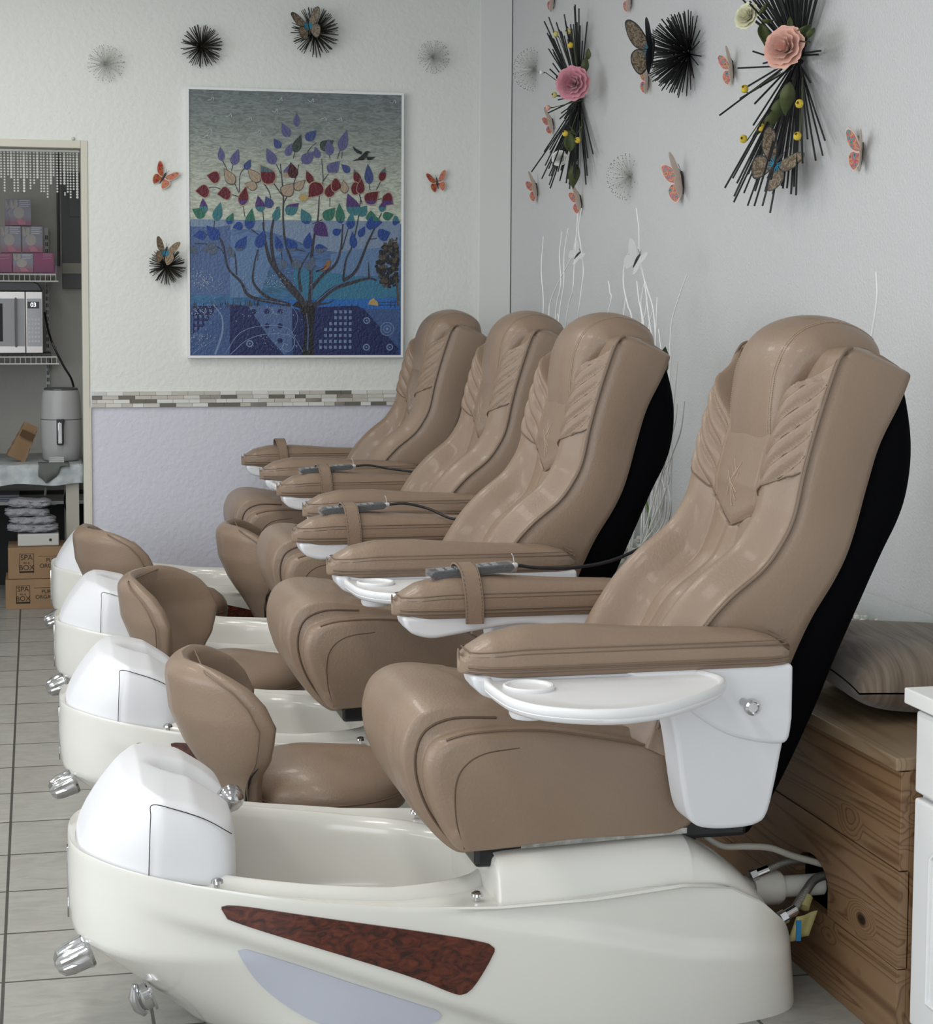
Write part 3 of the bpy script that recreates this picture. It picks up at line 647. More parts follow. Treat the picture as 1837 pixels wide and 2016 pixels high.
# remotes held by the arm straps
FILM = mat('crumpled_clear_film', (0.8, 0.82, 0.84), 0.1, alpha=0.12, bump='noise', bscale=140, bstr=0.8)
def remote(i, cable):
    y = CH_Y[i] + ARM_Y; dx = CH_DX[i]
    r = empty('massage_remote', (1.0 + dx, y, 0.872), ['black massage remote in clear film strapped to the far arm of the nearest chair', 'black massage remote strapped on the far arm of the second chair', 'slim black massage remote strapped on the far arm of the third chair'][i], 'remote control', 'massage remotes on the armrests')
    r.rotation_euler = (0, -0.075, 0)
    M().prism([(-0.095, -0.006), (-0.085, -0.010), (0.1, -0.010), (0.108, -0.002), (0.104, 0.008), (-0.088, 0.008), (-0.098, 0.0)], -0.026, 0.026).build('remote_body', BLACKP, r, bevel=0.004)
    b = M()
    for k in range(7): b.box(-0.075 + k * 0.022, -0.062 + k * 0.022, -0.016, -0.004, 0.008, 0.0102).box(-0.075 + k * 0.022, -0.062 + k * 0.022, 0.004, 0.016, 0.008, 0.0102)
    b.build('button_pad', mat('grey_buttons', (0.3, 0.32, 0.34), 0.4), r, smooth=False)
    M().prism([(-0.100, -0.012), (0.112, -0.012), (0.112, 0.010), (-0.10, 0.011)], -0.029, 0.029).build('plastic_film', FILM, r, bevel=0.004)
    M().ball((0.114, 0, 0.0), 0.009, 8, (1, 0.8, 0.8)).tube([(0.112, -0.004, 0.006), (0.110, -0.006, 0.024), (0.106, -0.008, 0.03)], 0.0012, 5).build('tied_end', mat('white_tie', (0.7, 0.7, 0.7), 0.4), r)
    inv = Matrix.Translation(r.location) @ r.rotation_euler.to_matrix().to_4x4(); inv = inv.inverted()
    P = catmull(cable, 30); M().tube([inv @ p for p in P], 0.0042, 8).build('cable', BLACKP, r)
def e_(i, x, yy, z): return (x + CH_DX[i], CH_Y[i] + ARM_Y + yy, z)
remote(0, [e_(0, 1.118, 0, 0.881), e_(0, 1.18, 0.0, 0.872), e_(0, 1.27, 0.01, 0.870), e_(0, 1.37, 0.02, 0.885), e_(0, 1.48, 0.03, 0.93), e_(0, 1.56, 0.02, 0.98), e_(0, 1.60, -0.03, 0.96), e_(0, 1.62, -0.10, 0.86)])
remote(1, [e_(1, 1.118, 0, 0.881), e_(1, 1.17, -0.01, 0.884), e_(1, 1.24, -0.03, 0.868), e_(1, 1.30, -0.07, 0.842), e_(1, 1.36, -0.085, 0.838), e_(1, 1.42, -0.075, 0.80)])
remote(2, [e_(2, 1.118, 0, 0.881), e_(2, 1.17, -0.01, 0.884), e_(2, 1.24, -0.03, 0.872), e_(2, 1.32, -0.055, 0.862), e_(2, 1.40, -0.08, 0.85)])

# ------------------------------------------------------------------ stools
def make_stool():
    r = empty('technician_stool', (0, 0, 0))
    R0 = 0.235; NZ = 44; NA = 33
    def zone(v):
        z = 0.235 + 0.397 * v
        ph = interp(z, [(0.235, 46), (0.28, 49), (0.32, 54), (0.36, 61), (0.40, 71), (0.44, 75), (0.49, 78), (0.54, 73), (0.58, 65), (0.605, 55), (0.622, 46), (0.632, 37)])
        return z, math.radians(ph)
    def pt(a, z, rr):
        lean = interp(z, [(0.235, 0.077), (0.3, 0.045), (0.36, 0.012), (0.42, -0.012), (0.5, -0.030), (0.6, -0.034), (0.65, -0.02)])
        open_ = interp(z, [(0.235, 0.86), (0.35, 0.86), (0.5, 1.0), (0.65, 1.05)])
        return (-(R0 * open_ * 1.0 + rr) * cos(a) + lean * (0.35 + 0.65 * max(0, cos(a))) + 0.06, (R0 * open_ + rr) * sin(a), z)
    rows = []
    for j in range(NZ + 1):
        z, ph = zone(0.5 - 0.5 * cos(pi * j / NZ)); ring = []; L = 64
        th = 0.036 * math.sqrt(max(0.03, 1 - max(0, (z - 0.575) / 0.0575) ** 2)) * (0.75 + 0.25 * sm(0.235, 0.4, z)); ph -= math.radians(7) * (1 - math.sqrt(max(0, 1 - max(0, (z - 0.59) / 0.0425) ** 2)))
        for k in range(L):
            a = 2 * pi * k / L; c_, s_ = cos(a), sin(a)
            ang = ph * math.copysign(abs(s_) ** 0.75, s_); rr = th * math.copysign(abs(c_) ** 0.6, c_)
            ring.append(pt(ang, z, rr))
        rows.append(ring)
    bk = M().grid(rows, cu=True, cap0=True, cap1=True).build('stool_back', LEATHER, r, angle=180)
    edge = []
    for j in range(0, 61):
        v = j / 60; side = -1 if v < 0.5 else 1; q = 1 - abs(2 * v - 1); z, ph = zone(0.12 + 0.88 * min(0.97, sin(q * pi / 2))); th_ = 0.036 * math.sqrt(max(0.03, 1 - max(0, (z - 0.575) / 0.0575) ** 2)) * (0.75 + 0.25 * sm(0.235, 0.4, z)); edge.append(Vector(pt(side * (ph - math.radians(7) * (1 - math.sqrt(max(0, 1 - max(0, (z - 0.59) / 0.0425) ** 2)))) * 0.90, z, th_ * 0.93)))
    M().tube(edge, 0.0022, 6).build('back_piping', PIPING, bk)
    sp = M()
    for sgn in (-1,):
        pts = []
        for k in range(12):
            z = 0.24 + 0.15 * k / 11; ph = zone((z - 0.235) / 0.41)[1]; pts.append(pt(sgn * ph * lerp(0.80, 0.95, k / 11), z, 0.026))
        sp.tube(pts, [0.004] * 5 + [0.0035, 0.003, 0.0035, 0.004, 0.003, 0.002, 0.001], 6)
    sp.build('back_split', GAP, bk)
    # seat cushion
    rows = []; prof = [(0.0, 0.232), (0.15, 0.232), (0.19, 0.236), (0.207, 0.248), (0.213, 0.266), (0.214, 0.282), (0.211, 0.287), (0.213, 0.293), (0.209, 0.312), (0.195, 0.334), (0.17, 0.351), (0.13, 0.364), (0.07, 0.373), (0.0, 0.376)]
    for rr, z in prof:
        rows.append([(0.150 + rr * 1.0 * cos(2 * pi * k / 72), rr * 0.98 * sin(2 * pi * k / 72), z + (0.007 * sin(3 * 2 * pi * k / 72 + 1) * (rr / 0.2) if z > 0.345 else 0)) for k in range(72)])
    st = M().grid(rows, cu=True).build('stool_seat', LEATHER, r, angle=180)
    M().tube([(0.150 + 0.2145 * cos(2 * pi * k / 60), 0.2102 * sin(2 * pi * k / 60), 0.287) for k in range(61)], 0.002, 6, caps=False).build('seat_piping', PIPING, st)
    M().lathe([(0.03, 0.07), (0.03, 0.16), (0.018, 0.16), (0.018, 0.215), (0.09, 0.222), (0.09, 0.236), (0.0, 0.236)], 20, (0.08, 0, 0)).build('column', BLACKP, r)
    for k in range(5):
        a = 2 * pi * k / 5 + 0.3; ex, ey = 0.08 + 0.20 * cos(a), 0.20 * sin(a)
        lg = M().tube([(0.08, 0, 0.085), (0.08 + 0.1 * cos(a), 0.1 * sin(a), 0.078), (ex, ey, 0.062)], [0.018, 0.014, 0.011], 8).build('leg', BLACKP, r)
        M().lathe([(0.0, -0.012), (0.022, -0.012), (0.025, -0.006), (0.025, 0.006), (0.022, 0.012), (0, 0.012)], 16, (ex, ey, 0.026), 'y').tube([(ex, ey, 0.03), (ex, ey, 0.06)], 0.007, 8).build('caster', BLACKP, lg)
    return r
st0 = make_stool()
for k, (x, y, rz, lab) in enumerate([(0.555, 4.385, 0.0, 'taupe low stool with curved back beside the nearest foot tub'), (0.50, 5.735, -0.42, 'taupe low stool between the second and third tubs, its inner back turned to the camera'),
                                (0.385, 7.03, 0.25, 'taupe low stool left of its twin, between the third and fourth tubs'), (0.945, 7.035, -0.05, 'taupe low stool nearest the third chair seat, in front of the farthest chair')]):
    s = st0 if k == 0 else copy_tree(st0)
    s.location = (x, y, 0); s.rotation_euler = (0, 0, rz); tag(s, lab, 'stool', 'low stools between the foot tubs')
# ------------------------------------------------------------------ painting
def painting():
    X0, X1, Z0, Z1 = 0.695, 1.718, 1.249, 2.497; yf = YB - 0.030
    root = empty('framed_painting', (X0, YB, Z0), 'large white framed painting of a leafy tree over blue fields', 'painting')
    W_, H_ = X1 - X0, Z1 - Z0; t = 0.011
    f = M()
    for a in ((0, W_, 0, t), (0, W_, H_ - t, H_), (0, t, t, H_ - t), (W_ - t, W_, t, H_ - t)): f.box(a[0], a[1], -0.034, -0.001, a[2], a[3])
    f.build('frame', mat('white_frame', (0.78, 0.79, 0.80), 0.3), root, smooth=False)
    m = mat('painted_canvas', (0.3, 0.35, 0.4), 0.35); nt = m.node_tree; b = nt.nodes['Principled BSDF']; L = nt.links.new
    tc = nd(m, 'ShaderNodeTexCoord'); sx = nd(m, 'ShaderNodeSeparateXYZ'); mr = nd(m, 'ShaderNodeMapRange'); mr.inputs[1].default_value = 0; mr.inputs[2].default_value = H_
    mp = nd(m, 'ShaderNodeMapping'); mp.inputs[3].default_value = (22, 1, 75); n = nd(m, 'ShaderNodeTexNoise'); n.inputs['Scale'].default_value = 1; n.inputs['Detail'].default_value = 3; n.inputs['Distortion'].default_value = 1.5
    ad = nd(m, 'ShaderNodeMath', operation='MULTIPLY_ADD', i1=0.10, i2=-0.05)
    r = ramp(m, [(0.0, (0.03, 0.07, 0.19)), (0.185, (0.04, 0.10, 0.25)), (0.20, (0.04, 0.13, 0.29)), (0.26, (0.05, 0.14, 0.24)), (0.32, (0.06, 0.125, 0.27)), (0.505, (0.09, 0.155, 0.30)), (0.512, (0.47, 0.50, 0.42)), (0.72, (0.34, 0.37, 0.325)), (0.86, (0.20, 0.23, 0.22)), (1.0, (0.145, 0.17, 0.175))])
    mx = nd(m, 'ShaderNodeMix', data_type='RGBA', blend_type='MULTIPLY'); mx.inputs[0].default_value = 1
    r2 = ramp(m, [(0.35, (0.72, 0.72, 0.72)), (0.62, (1.2, 1.2, 1.2))])
    L(tc.outputs['Object'], sx.inputs[0]); L(sx.outputs[2], mr.inputs[0]); L(mr.outputs[0], r.inputs[0]); L(tc.outputs['Object'], mp.inputs[0]); L(mp.outputs[0], n.inputs['Vector'])
    L(n.outputs[0], r2.inputs[0]); L(r.outputs[0], mx.inputs[6]); L(r2.outputs[0], mx.inputs[7]); L(mx.outputs[2], b.inputs['Base Color'])
    bp = nd(m, 'ShaderNodeBump'); bp.inputs['Strength'].default_value = 0.5; bp.inputs['Distance'].default_value = 0.004; L(n.outputs[0], bp.inputs['Height']); L(bp.outputs[0], b.inputs['Normal'])
    M().box(t, W_ - t, -0.028, -0.002, t, H_ - t).build('canvas', m, root, smooth=False)
    def U(x, y): return (t + (x - 65 - (y - 82) * 0.009) / 1489 * (W_ - 2 * t), H_ - t - (y - (82 + 0.022 * (x - 65) * (1 - (y - 82) / 1870.))) / 1870 * (H_ - 2 * t))
    cols = dict(red=(0.15, 0.012, 0.025), dred=(0.07, 0.012, 0.02), pur=(0.13, 0.13, 0.30), vio=(0.10, 0.045, 0.20), vi2=(0.075, 0.03, 0.17), dgr=(0.05, 0.075, 0.07), tan=(0.42, 0.33, 0.24), och=(0.50, 0.36, 0.14), tea=(0.05, 0.22, 0.26), gre=(0.035, 0.19, 0.13),
                blu=(0.02, 0.07, 0.32), bpu=(0.06, 0.09, 0.27), gry=(0.11, 0.15, 0.22), bark=(0.045, 0.045, 0.06), navy=(0.018, 0.03, 0.13), mid=(0.06, 0.12, 0.30), lite=(0.20, 0.30, 0.50), sky2=(0.24, 0.33, 0.48), hill=(0.10, 0.17, 0.36), hil2=(0.14, 0.25, 0.45), water=(0.05, 0.22, 0.36), bright=(0.03, 0.17, 0.55), white=(0.55, 0.6, 0.65), black=(0.02, 0.02, 0.025), brn=(0.10, 0.08, 0.06), bird=(0.35, 0.16, 0.07), grn=(0.09, 0.16, 0.20))
    keys = list(cols); cols = {k: tuple(c * (0.72 if k not in ('white', 'tan', 'och') else 0.8) for c in v) for k, v in cols.items()}; ms = [mat('pigment_' + k, cols[k], 0.4, bump='noise', bscale=90, bstr=0.5) for k in keys]
    lay = [0]
    def poly(mm, pts, col, z=None):
        mm.cur = keys.index(col); lay[0] += 1; y = -0.0285 - lay[0] * 0.0000045
        q = [U(*p) for p in pts]; mm.add([(a, y, c) for a, c in q], [tuple(range(len(q)))])
    def ribbon(mm, pts, w0, w1, col):
        mm.cur = keys.index(col); lay[0] += 1; y = -0.0285 - lay[0] * 0.0000045
        P = catmull([(x, yy, 0) for x, yy in pts], max(8, len(pts) * 6)) if len(pts) > 2 else [Vector((*p, 0)) for p in pts]; n = len(P); A = []; B = []
        for i, p in enumerate(P):
            tt = (P[min(i + 1, n - 1)] - P[max(i - 1, 0)]).normalized(); w_ = lerp(w0, w1, i / (n - 1)) / 2; a = U(p.x - tt.y * w_, p.y + tt.x * w_); c = U(p.x + tt.y * w_, p.y - tt.x * w_); A.append((a[0], y, a[1])); B.append((c[0], y, c[1]))
        mm.grid([A, B])
    def clip(pts, yc, above):
        out = []
        for (x0, y0), (x1, y1) in zip(pts, pts[1:] + pts[:1]):
            i0 = (y0 <= yc) == above; i1 = (y1 <= yc) == above
            if i0: out.append((x0, y0))
            if i0 != i1: out.append((x0 + (x1 - x0) * (yc - y0) / (y1 - y0), yc))
        return out
    bg = M()
    poly(bg, [(80, 990), (1553, 1000), (1553, 1220), (1300, 1225), (1150, 1225), (950, 1200), (800, 1130), (640, 1080), (500, 1060), (370, 1060), (80, 1120)], 'sky2')
    poly(bg, [(80, 1040), (250, 1045), (355, 1030), (355, 1520), (80, 1520)], 'hill')
    poly(bg, [(355, 1100), (600, 1120), (750, 1180), (640, 1300), (560, 1540), (355, 1540)], 'hil2')
    poly(bg, [(1060, 1235), (1200, 1200), (1400, 1190), (1553, 1150), (1553, 1380), (1060, 1400)], 'hil2')
    poly(bg, [(800, 1330), (1100, 1370), (1500, 1430), (1553, 1440), (1553, 1530), (800, 1590)], 'water')
    poly(bg, [(600, 1560), (1553, 1545), (1553, 1625), (600, 1625)], 'bright')
    poly(bg, [(80, 1600), (355, 1600), (355, 1952), (80, 1952)], 'mid')
    poly(bg, [(355, 1590), (480, 1600), (560, 1720), (640, 1840), (740, 1952), (355, 1952)], 'navy')
    poly(bg, [(480, 1600), (790, 1600), (790, 1900), (740, 1952), (640, 1840), (560, 1720)], 'hill')
    poly(bg, [(940, 1610), (1250, 1600), (1300, 1620), (1553, 1905), (1553, 1952), (870, 1952), (880, 1700)], 'navy')
    poly(bg, [(1300, 1620), (1553, 1625), (1553, 1895)], 'mid')
    poly(bg, [(100, 1600), (270, 1600), (180, 1740), (100, 1800)], 'navy'); poly(bg, [(790, 1610), (880, 1650), (880, 1952), (800, 1952)], 'navy')
    for i in range(7):
        for j in range(9):
            x, y = 985 + 35 * i - (12 * j if False else 0), 1632 + 42 * j
            if y < 1925 and (x > 985 + (7 - j) * 22 - 60 or j > 4): poly(bg, [(x, y), (x + 19, y), (x + 19, y + 22), (x, y + 22)], 'lite')
    for i in range(5):
        for j in range(5):
            if i + j < 6: poly(bg, [(110 + 34 * i, 1625 + 42 * j), (128 + 34 * i, 1625 + 42 * j), (128 + 34 * i, 1646 + 42 * j), (110 + 34 * i, 1646 + 42 * j)], 'hill')
    def disc(mm, x, y, r, col, n=14, sq=1): poly(mm, [(x + r * cos(2 * pi * k / n), y + r * sq * sin(2 * pi * k / n)) for k in range(n)], col)
    for x, y in ((523, 1640), (614, 1640), (707, 1640), (614, 1742), (707, 1742), (707, 1848)): disc(bg, x, y, 19, 'navy')
    for x, y in ((1322, 1705), (1322, 1895), (1490, 1895), (495, 1868)): disc(bg, x, y, 25, 'lite'); disc(bg, x, y, 16, 'navy'); disc(bg, x, y, 7, 'lite')
    for r_, c in ((50, 'lite'), (44, 'mid'), (28, 'lite'), (22, 'mid'), (10, 'lite')): disc(bg, 1470, 1765, r_, c, 22)
    rr = random.Random(4)
    for k in range(26): disc(bg, rr.uniform(370, 860), rr.uniform(1640, 1940), rr.uniform(3, 6), 'lite', 8)
    ribbon(bg, [(255, 1945), (300, 1800), (300, 1680), (240, 1590)], 16, 8, 'lite'); ribbon(bg, [(320, 1945), (430, 1790), (600, 1740), (760, 1760), (830, 1860), (880, 1945)], 5, 4, 'lite')
    ribbon(bg, [(360, 1945), (480, 1840), (620, 1800), (780, 1810), (810, 1870), (770, 1925), (725, 1905), (735, 1870), (765, 1880)], 5, 7, 'lite'); ribbon(bg, [(100, 1940), (180, 1880), (260, 1840)], 5, 3, 'lite')
    ribbon(bg, [(110, 1430), (190, 1470), (245, 1560), (270, 1600)], 3, 3, 'lite'); ribbon(bg, [(650, 1610), (665, 1655), (700, 1660), (715, 1630)], 7, 3, 'lite'); ribbon(bg, [(790, 1600), (830, 1680), (800, 1780), (720, 1820)], 4, 3, 'lite')
    for k in range(60):
        x = rr.uniform(90, 560) if k < 40 else rr.uniform(560, 1500); y = 1600 + rr.uniform(-8, 14); poly(bg, [(x, y), (x + 7, y), (x + rr.uniform(-8, 14), y - rr.uniform(22, 55) * (1 if k < 40 else 0.5))], rr.choice(['black', 'navy', 'brn', 'brn']))
    poly(bg, [(1330, 1590), (1345, 1560), (1370, 1545), (1400, 1575), (1405, 1600)], 'och')
    for a in (((1405, 1575), (1530, 1575)), ((1405, 1595), (1530, 1595)), ((1495, 1560), (1495, 1618)), ((1525, 1560), (1525, 1618))): ribbon(bg, list(a), 4, 4, 'black')
    for k in range(230):                                     # dark tree at the right edge
        a = rr.random() * 2 * pi; q = math.sqrt(rr.random()); x, y = 1500 + 115 * q * cos(a), 1310 + 165 * q * sin(a)
        if x < 1553: disc(bg, min(x, 1535), y, rr.uniform(9, 20), rr.choice(['black', 'black', 'brn', 'black']), 7)
    for k in range(30): disc(bg, min(1530, rr.uniform(1440, 1550)), rr.uniform(1110, 1330), rr.uniform(5, 9), 'brn', 6)
    ribbon(bg, [(1545, 1600), (1543, 1500), (1530, 1400)], 16, 12, 'brn')
    bg.build('painted_fields', ms, root, smooth=False, recalc=False)
    br = M()
    poly(br, [(790, 1600), (845, 1618), (880, 1700), (882, 1800), (865, 1952), (948, 1952), (940, 1800), (945, 1700), (952, 1610), (975, 1590), (880, 1560), (820, 1570)], 'black')
    for pts, a, c in [([(890, 1600), (780, 1460), (650, 1310), (605, 1180), (580, 1010)], 46, 9), ([(870, 1580), (750, 1450), (670, 1320), (640, 1130), (655, 990), (680, 900)], 38, 7), ([(915, 1600), (922, 1440), (925, 1250), (940, 1120), (965, 1000), (975, 830)], 32, 6),
                      ([(940, 1600), (1080, 1480), (1200, 1440), (1330, 1405), (1390, 1420)], 36, 10), ([(925, 1480), (1000, 1385), (1090, 1310), (1130, 1200), (1145, 1020)], 26, 8), ([(1150, 1425), (1240, 1350), (1320, 1160), (1380, 1030), (1420, 940)], 24, 5),
                      ([(1150, 1410), (1170, 1270), (1210, 1180), (1250, 1000), (1270, 830)], 15, 5), ([(780, 1595), (620, 1540), (520, 1440), (520, 1330), (545, 1200)], 26, 5), ([(740, 1590), (500, 1535), (430, 1430), (340, 1330), (300, 1150), (200, 1040)], 26, 5), ([(400, 1380), (390, 1250), (375, 1210)], 11, 4),
                      ([(850, 1500), (840, 1350), (910, 1220)], 22, 5), ([(800, 1330), (740, 1150), (722, 980), (722, 820), (700, 600)], 18, 5), ([(975, 830), (1000, 720), (990, 560)], 7, 4), ([(722, 880), (800, 720), (830, 600)], 7, 4), ([(965, 1590), (1040, 1580), (1095, 1555)], 16, 3),
                      ([(1140, 1200), (1180, 1060), (1210, 940)], 8, 4), ([(200, 770), (250, 765), (310, 790)], 5, 5), ([(365, 815), (430, 850), (455, 970)], 6, 4), ([(415, 800), (420, 680), (450, 630)], 5, 4), ([(380, 730), (410, 800)], 5, 5), ([(280, 1120), (300, 1180)], 6, 5), ([(500, 1060), (580, 1120)], 8, 6),
                      ([(580, 935), (590, 1040)], 6, 5), ([(650, 730), (700, 800), (722, 830)], 7, 5), ([(560, 700), (620, 790), (635, 850)], 8, 5), ([(245, 1000), (240, 1060)], 6, 5), ([(110, 1160), (200, 1165), (280, 1190), (310, 1230)], 6, 6), ([(1330, 740), (1335, 780)], 5, 5), ([(1410, 720), (1380, 780)], 5, 5), ([(1310, 870), (1420, 840)], 5, 5),
                      ([(1000, 720), (1040, 665)], 6, 4), ([(790, 560), (800, 520)], 5, 4), ([(850, 600), (900, 500), (950, 450)], 5, 4), ([(1050, 560), (1040, 530)], 5, 4), ([(1100, 560), (1120, 500)], 5, 4), ([(300, 580), (330, 640)], 5, 4), ([(372, 600), (360, 650)], 5, 4), ([(670, 600), (710, 680)], 5, 5), ([(1135, 510), (1130, 560)], 4, 4),
                      ([(1050, 830), (1050, 900)], 5, 4), ([(1250, 780), (1280, 880)], 6, 5), ([(930, 1020), (1000, 990)], 6, 5), ([(545, 1280), (550, 1200)], 4, 4), ([(1335, 1410), (1330, 1290)], 12, 3), ([(820, 1200), (880, 1215)], 6, 5), ([(710, 1215), (720, 1290)], 6, 5), ([(1390, 1120), (1330, 1130)], 6, 6), ([(180, 1095), (220, 1100)], 5, 5)]:
        ribbon(br, pts, a, c, 'bark')
    for pts, a, c in [([(885, 1560), (800, 1440), (690, 1320)], 8, 4), ([(930, 1560), (928, 1400), (930, 1290)], 6, 4), ([(960, 1570), (1100, 1460), (1250, 1410)], 8, 4), ([(900, 1920), (905, 1760), (890, 1650)], 9, 5), ([(745, 1585), (560, 1555)], 8, 4), ([(480, 1490), (420, 1400)], 6, 3)]: ribbon(br, pts, a, c, 'hill')
    br.build('painted_branches', ms, root, smooth=False, recalc=False)
    lv = M()
    LV = [(812, 340, 808, 240, 44, 'pur'), (760, 410, 702, 315, 60, 'pur'), (880, 435, 948, 358, 64, 'bpu'), (800, 520, 838, 390, 62, 'dgr'), (700, 487, 648, 425, 52, 'bpu'), (745, 545, 775, 450, 50, 'pur'), (985, 498, 1068, 425, 82, 'dgr'), (1050, 538, 1030, 425, 62, 'pur'), (1125, 507, 1160, 357, 66, 'pur'), (295, 582, 278, 480, 46, 'pur'), (372, 610, 402, 492, 60, 'pur'),
          (458, 642, 488, 567, 48, 'bpu'), (660, 602, 597, 492, 68, 'pur'), (855, 595, 932, 505, 76, 'pur'), (970, 558, 937, 478, 48, 'pur'), (1040, 662, 1112, 572, 80, 'pur'), (1190, 655, 1125, 602, 50, 'bpu'), (1332, 740, 1312, 595, 60, 'bpu'), (740, 700, 760, 600, 56, 'pur'), (800, 700, 765, 588, 70, 'dred'), (1412, 718, 1438, 618, 48, 'red'), (280, 700, 190, 690, 78, 'red'), (378, 738, 305, 640, 64, 'tan'),
          (555, 722, 472, 640, 62, 'tan'), (650, 732, 555, 615, 98, 'red'), (925, 738, 877, 645, 48, 'red'), (1260, 735, 1215, 635, 50, 'red'), (535, 762, 455, 745, 58, 'tan'), (725, 818, 785, 735, 84, 'tan'), (805, 778, 868, 712, 56, 'tan'), (208, 790, 115, 800, 84, 'red'), (355, 800, 266, 822, 86, 'red'), (435, 892, 457, 757, 64, 'red'), (835, 838, 908, 828, 46, 'och'), (985, 735, 906, 840, 100, 'red'), (1040, 832, 1060, 725, 66, 'red'),
          (1060, 740, 1138, 752, 86, 'red'), (1160, 800, 1140, 716, 50, 'tan'), (1200, 765, 1285, 775, 84, 'red'), (1265, 808, 1270, 700, 54, 'red'), (1310, 872, 1390, 785, 88, 'red'), (1430, 825, 1506, 872, 88, 'red'), (175, 950, 158, 842, 54, 'vio'), (255, 1002, 280, 868, 64, 'tea'), (178, 965, 88, 925, 72, 'gre'), (338, 1025, 370, 942, 50, 'gre'), (483, 1062, 498, 910, 68, 'gre'), (572, 938, 538, 822, 64, 'vio'), (640, 907, 593, 830, 62, 'bpu'),
          (745, 952, 827, 868, 78, 'vio'), (663, 1000, 690, 893, 52, 'tea'), (905, 1018, 842, 916, 74, 'tea'), (1012, 992, 1083, 900, 78, 'gre'), (1130, 1018, 1110, 875, 64, 'gre'), (1240, 960, 1168, 808, 90, 'vio'), (1260, 965, 1308, 885, 70, 'tea'), (1330, 1005, 1425, 1000, 90, 'gre'), (1345, 1000, 1335, 925, 70, 'gre'), (1416, 935, 1438, 850, 48, 'vio'), (1430, 975, 1505, 945, 60, 'gre'), (1500, 990, 1552, 1000, 66, 'tea'), (1195, 1057, 1202, 935, 58, 'tea'), (1337, 1062, 1342, 960, 56, 'blu'),
          (440, 1025, 372, 1055, 56, 'blu'), (185, 1095, 102, 1112, 62, 'blu'), (275, 1128, 183, 1038, 78, 'blu'), (118, 1195, 84, 1225, 66, 'gry'), (265, 1188, 166, 1212, 84, 'gry'), (375, 1255, 335, 1168, 46, 'gry'), (402, 1212, 464, 1103, 68, 'blu'), (548, 1192, 585, 1063, 68, 'blu'), (708, 1217, 667, 1103, 54, 'blu'), (812, 1207, 738, 1125, 72, 'blu'), (890, 1198, 904, 1078, 60, 'blu'), (945, 1025, 1046, 1102, 96, 'vi2'), (1075, 1092, 1134, 1055, 50, 'blu'),
          (1225, 1192, 1207, 1073, 52, 'blu'), (1262, 1112, 1298, 1033, 46, 'blu'), (1397, 1110, 1482, 1072, 88, 'blu'), (945, 1195, 1040, 1190, 60, 'blu'), (740, 1330, 700, 1270, 60, 'gry'), (830, 1340, 800, 1260, 66, 'gry'), (905, 1350, 930, 1245, 62, 'gry')]
    nxt = {'pur': (660, 'tan'), 'dgr': (999, 'gre'), 'red': (855, 'vio'), 'vio': (900, 'tea'), 'gre': (1000, 'blu'), 'tea': (1000, 'blu'), 'blu': (1195, 'gry'), 'dred': (0, 'dred')}
    top = {'red': (657, 'grn')}
    for bx, by, tx, ty, w_, c in LV:
        d = Vector((tx - bx, ty - by)); Ln = d.length; d.normalize(); nn = Vector((-d.y, d.x)); pts = []
        bend = 0.10
        for k in range(15): u = k / 14; hw = w_ * 0.575 * (sin(pi * min(1, u * 1.0) ** 0.72)) * (1 - 0.25 * u); p = Vector((bx, by)) + d * (Ln * u) + nn * (hw + w_ * bend * u * u); pts.append((p.x, p.y))
        for k in range(13, 0, -1): u = k / 14; hw = w_ * 0.575 * (sin(pi * u ** 0.72)) * (1 - 0.25 * u); p = Vector((bx, by)) + d * (Ln * u) - nn * (hw - w_ * bend * u * u); pts.append((p.x, p.y))
        cx_, cy_ = sum(p[0] for p in pts) / len(pts), sum(p[1] for p in pts) / len(pts)
        if c in ('red', 'tan', 'och'): poly(lv, [(cx_ + (x - cx_) * 1.13, cy_ + (y - cy_) * 1.13) for x, y in pts], 'brn' if c == 'tan' else 'tan')
        parts = [(pts, c)]
        if c in nxt: yc, c2 = nxt[c]; a, e = clip(pts, yc, True), clip(pts, yc, False); parts = [(a, c), (e, c2)]
        if c == 'red' and ty < 657: a, e = clip(pts, 657, True), clip(pts, 657, False); parts = [(a, 'grn'), (e, 'red')]
        for q, cc in parts:
            if len(q) > 2: poly(lv, q, cc)
        if Ln > 90: ribbon(lv, [(bx + d.x * Ln * 0.15, by + d.y * Ln * 0.15), (bx + d.x * Ln * 0.75, by + d.y * Ln * 0.75)], 2, 1, 'bark' if c != 'tan' else 'brn')
    for k in range(420):                                     # loose strokes of pale paint
        x = rr.choice([rr.gauss(150, 45), rr.gauss(160, 70), rr.gauss(650, 90)]); y = rr.gauss(rr.choice([1630, 1430, 1830, 1410]), 30)
        if 85 < x < 1500 and y < 1940: disc(lv, x, y, rr.uniform(1.5, 3.2), 'white', 5)
    for x, y in ((215, 150), (340, 265), (480, 290), (540, 380), (205, 375), (180, 415), (690, 150), (910, 155), (1000, 285), (660, 230), (1110, 290), (140, 505), (1490, 160)):
        ribbon(lv, [(x - 22, y + rr.uniform(-8, 8)), (x, y + rr.uniform(-14, 14)), (x + 14, y - 14), (x + 20, y + 10)], 3, 4, 'white')
    poly(lv, [(1195, 580), (1245, 560), (1280, 530), (1300, 508), (1318, 506), (1332, 513), (1318, 522), (1305, 550), (1285, 570), (1240, 572)], 'black'); poly(lv, [(1208, 470), (1235, 495), (1275, 512), (1270, 530), (1240, 522), (1218, 500)], 'black'); poly(lv, [(1305, 545), (1370, 547), (1345, 568), (1315, 570)], 'black')
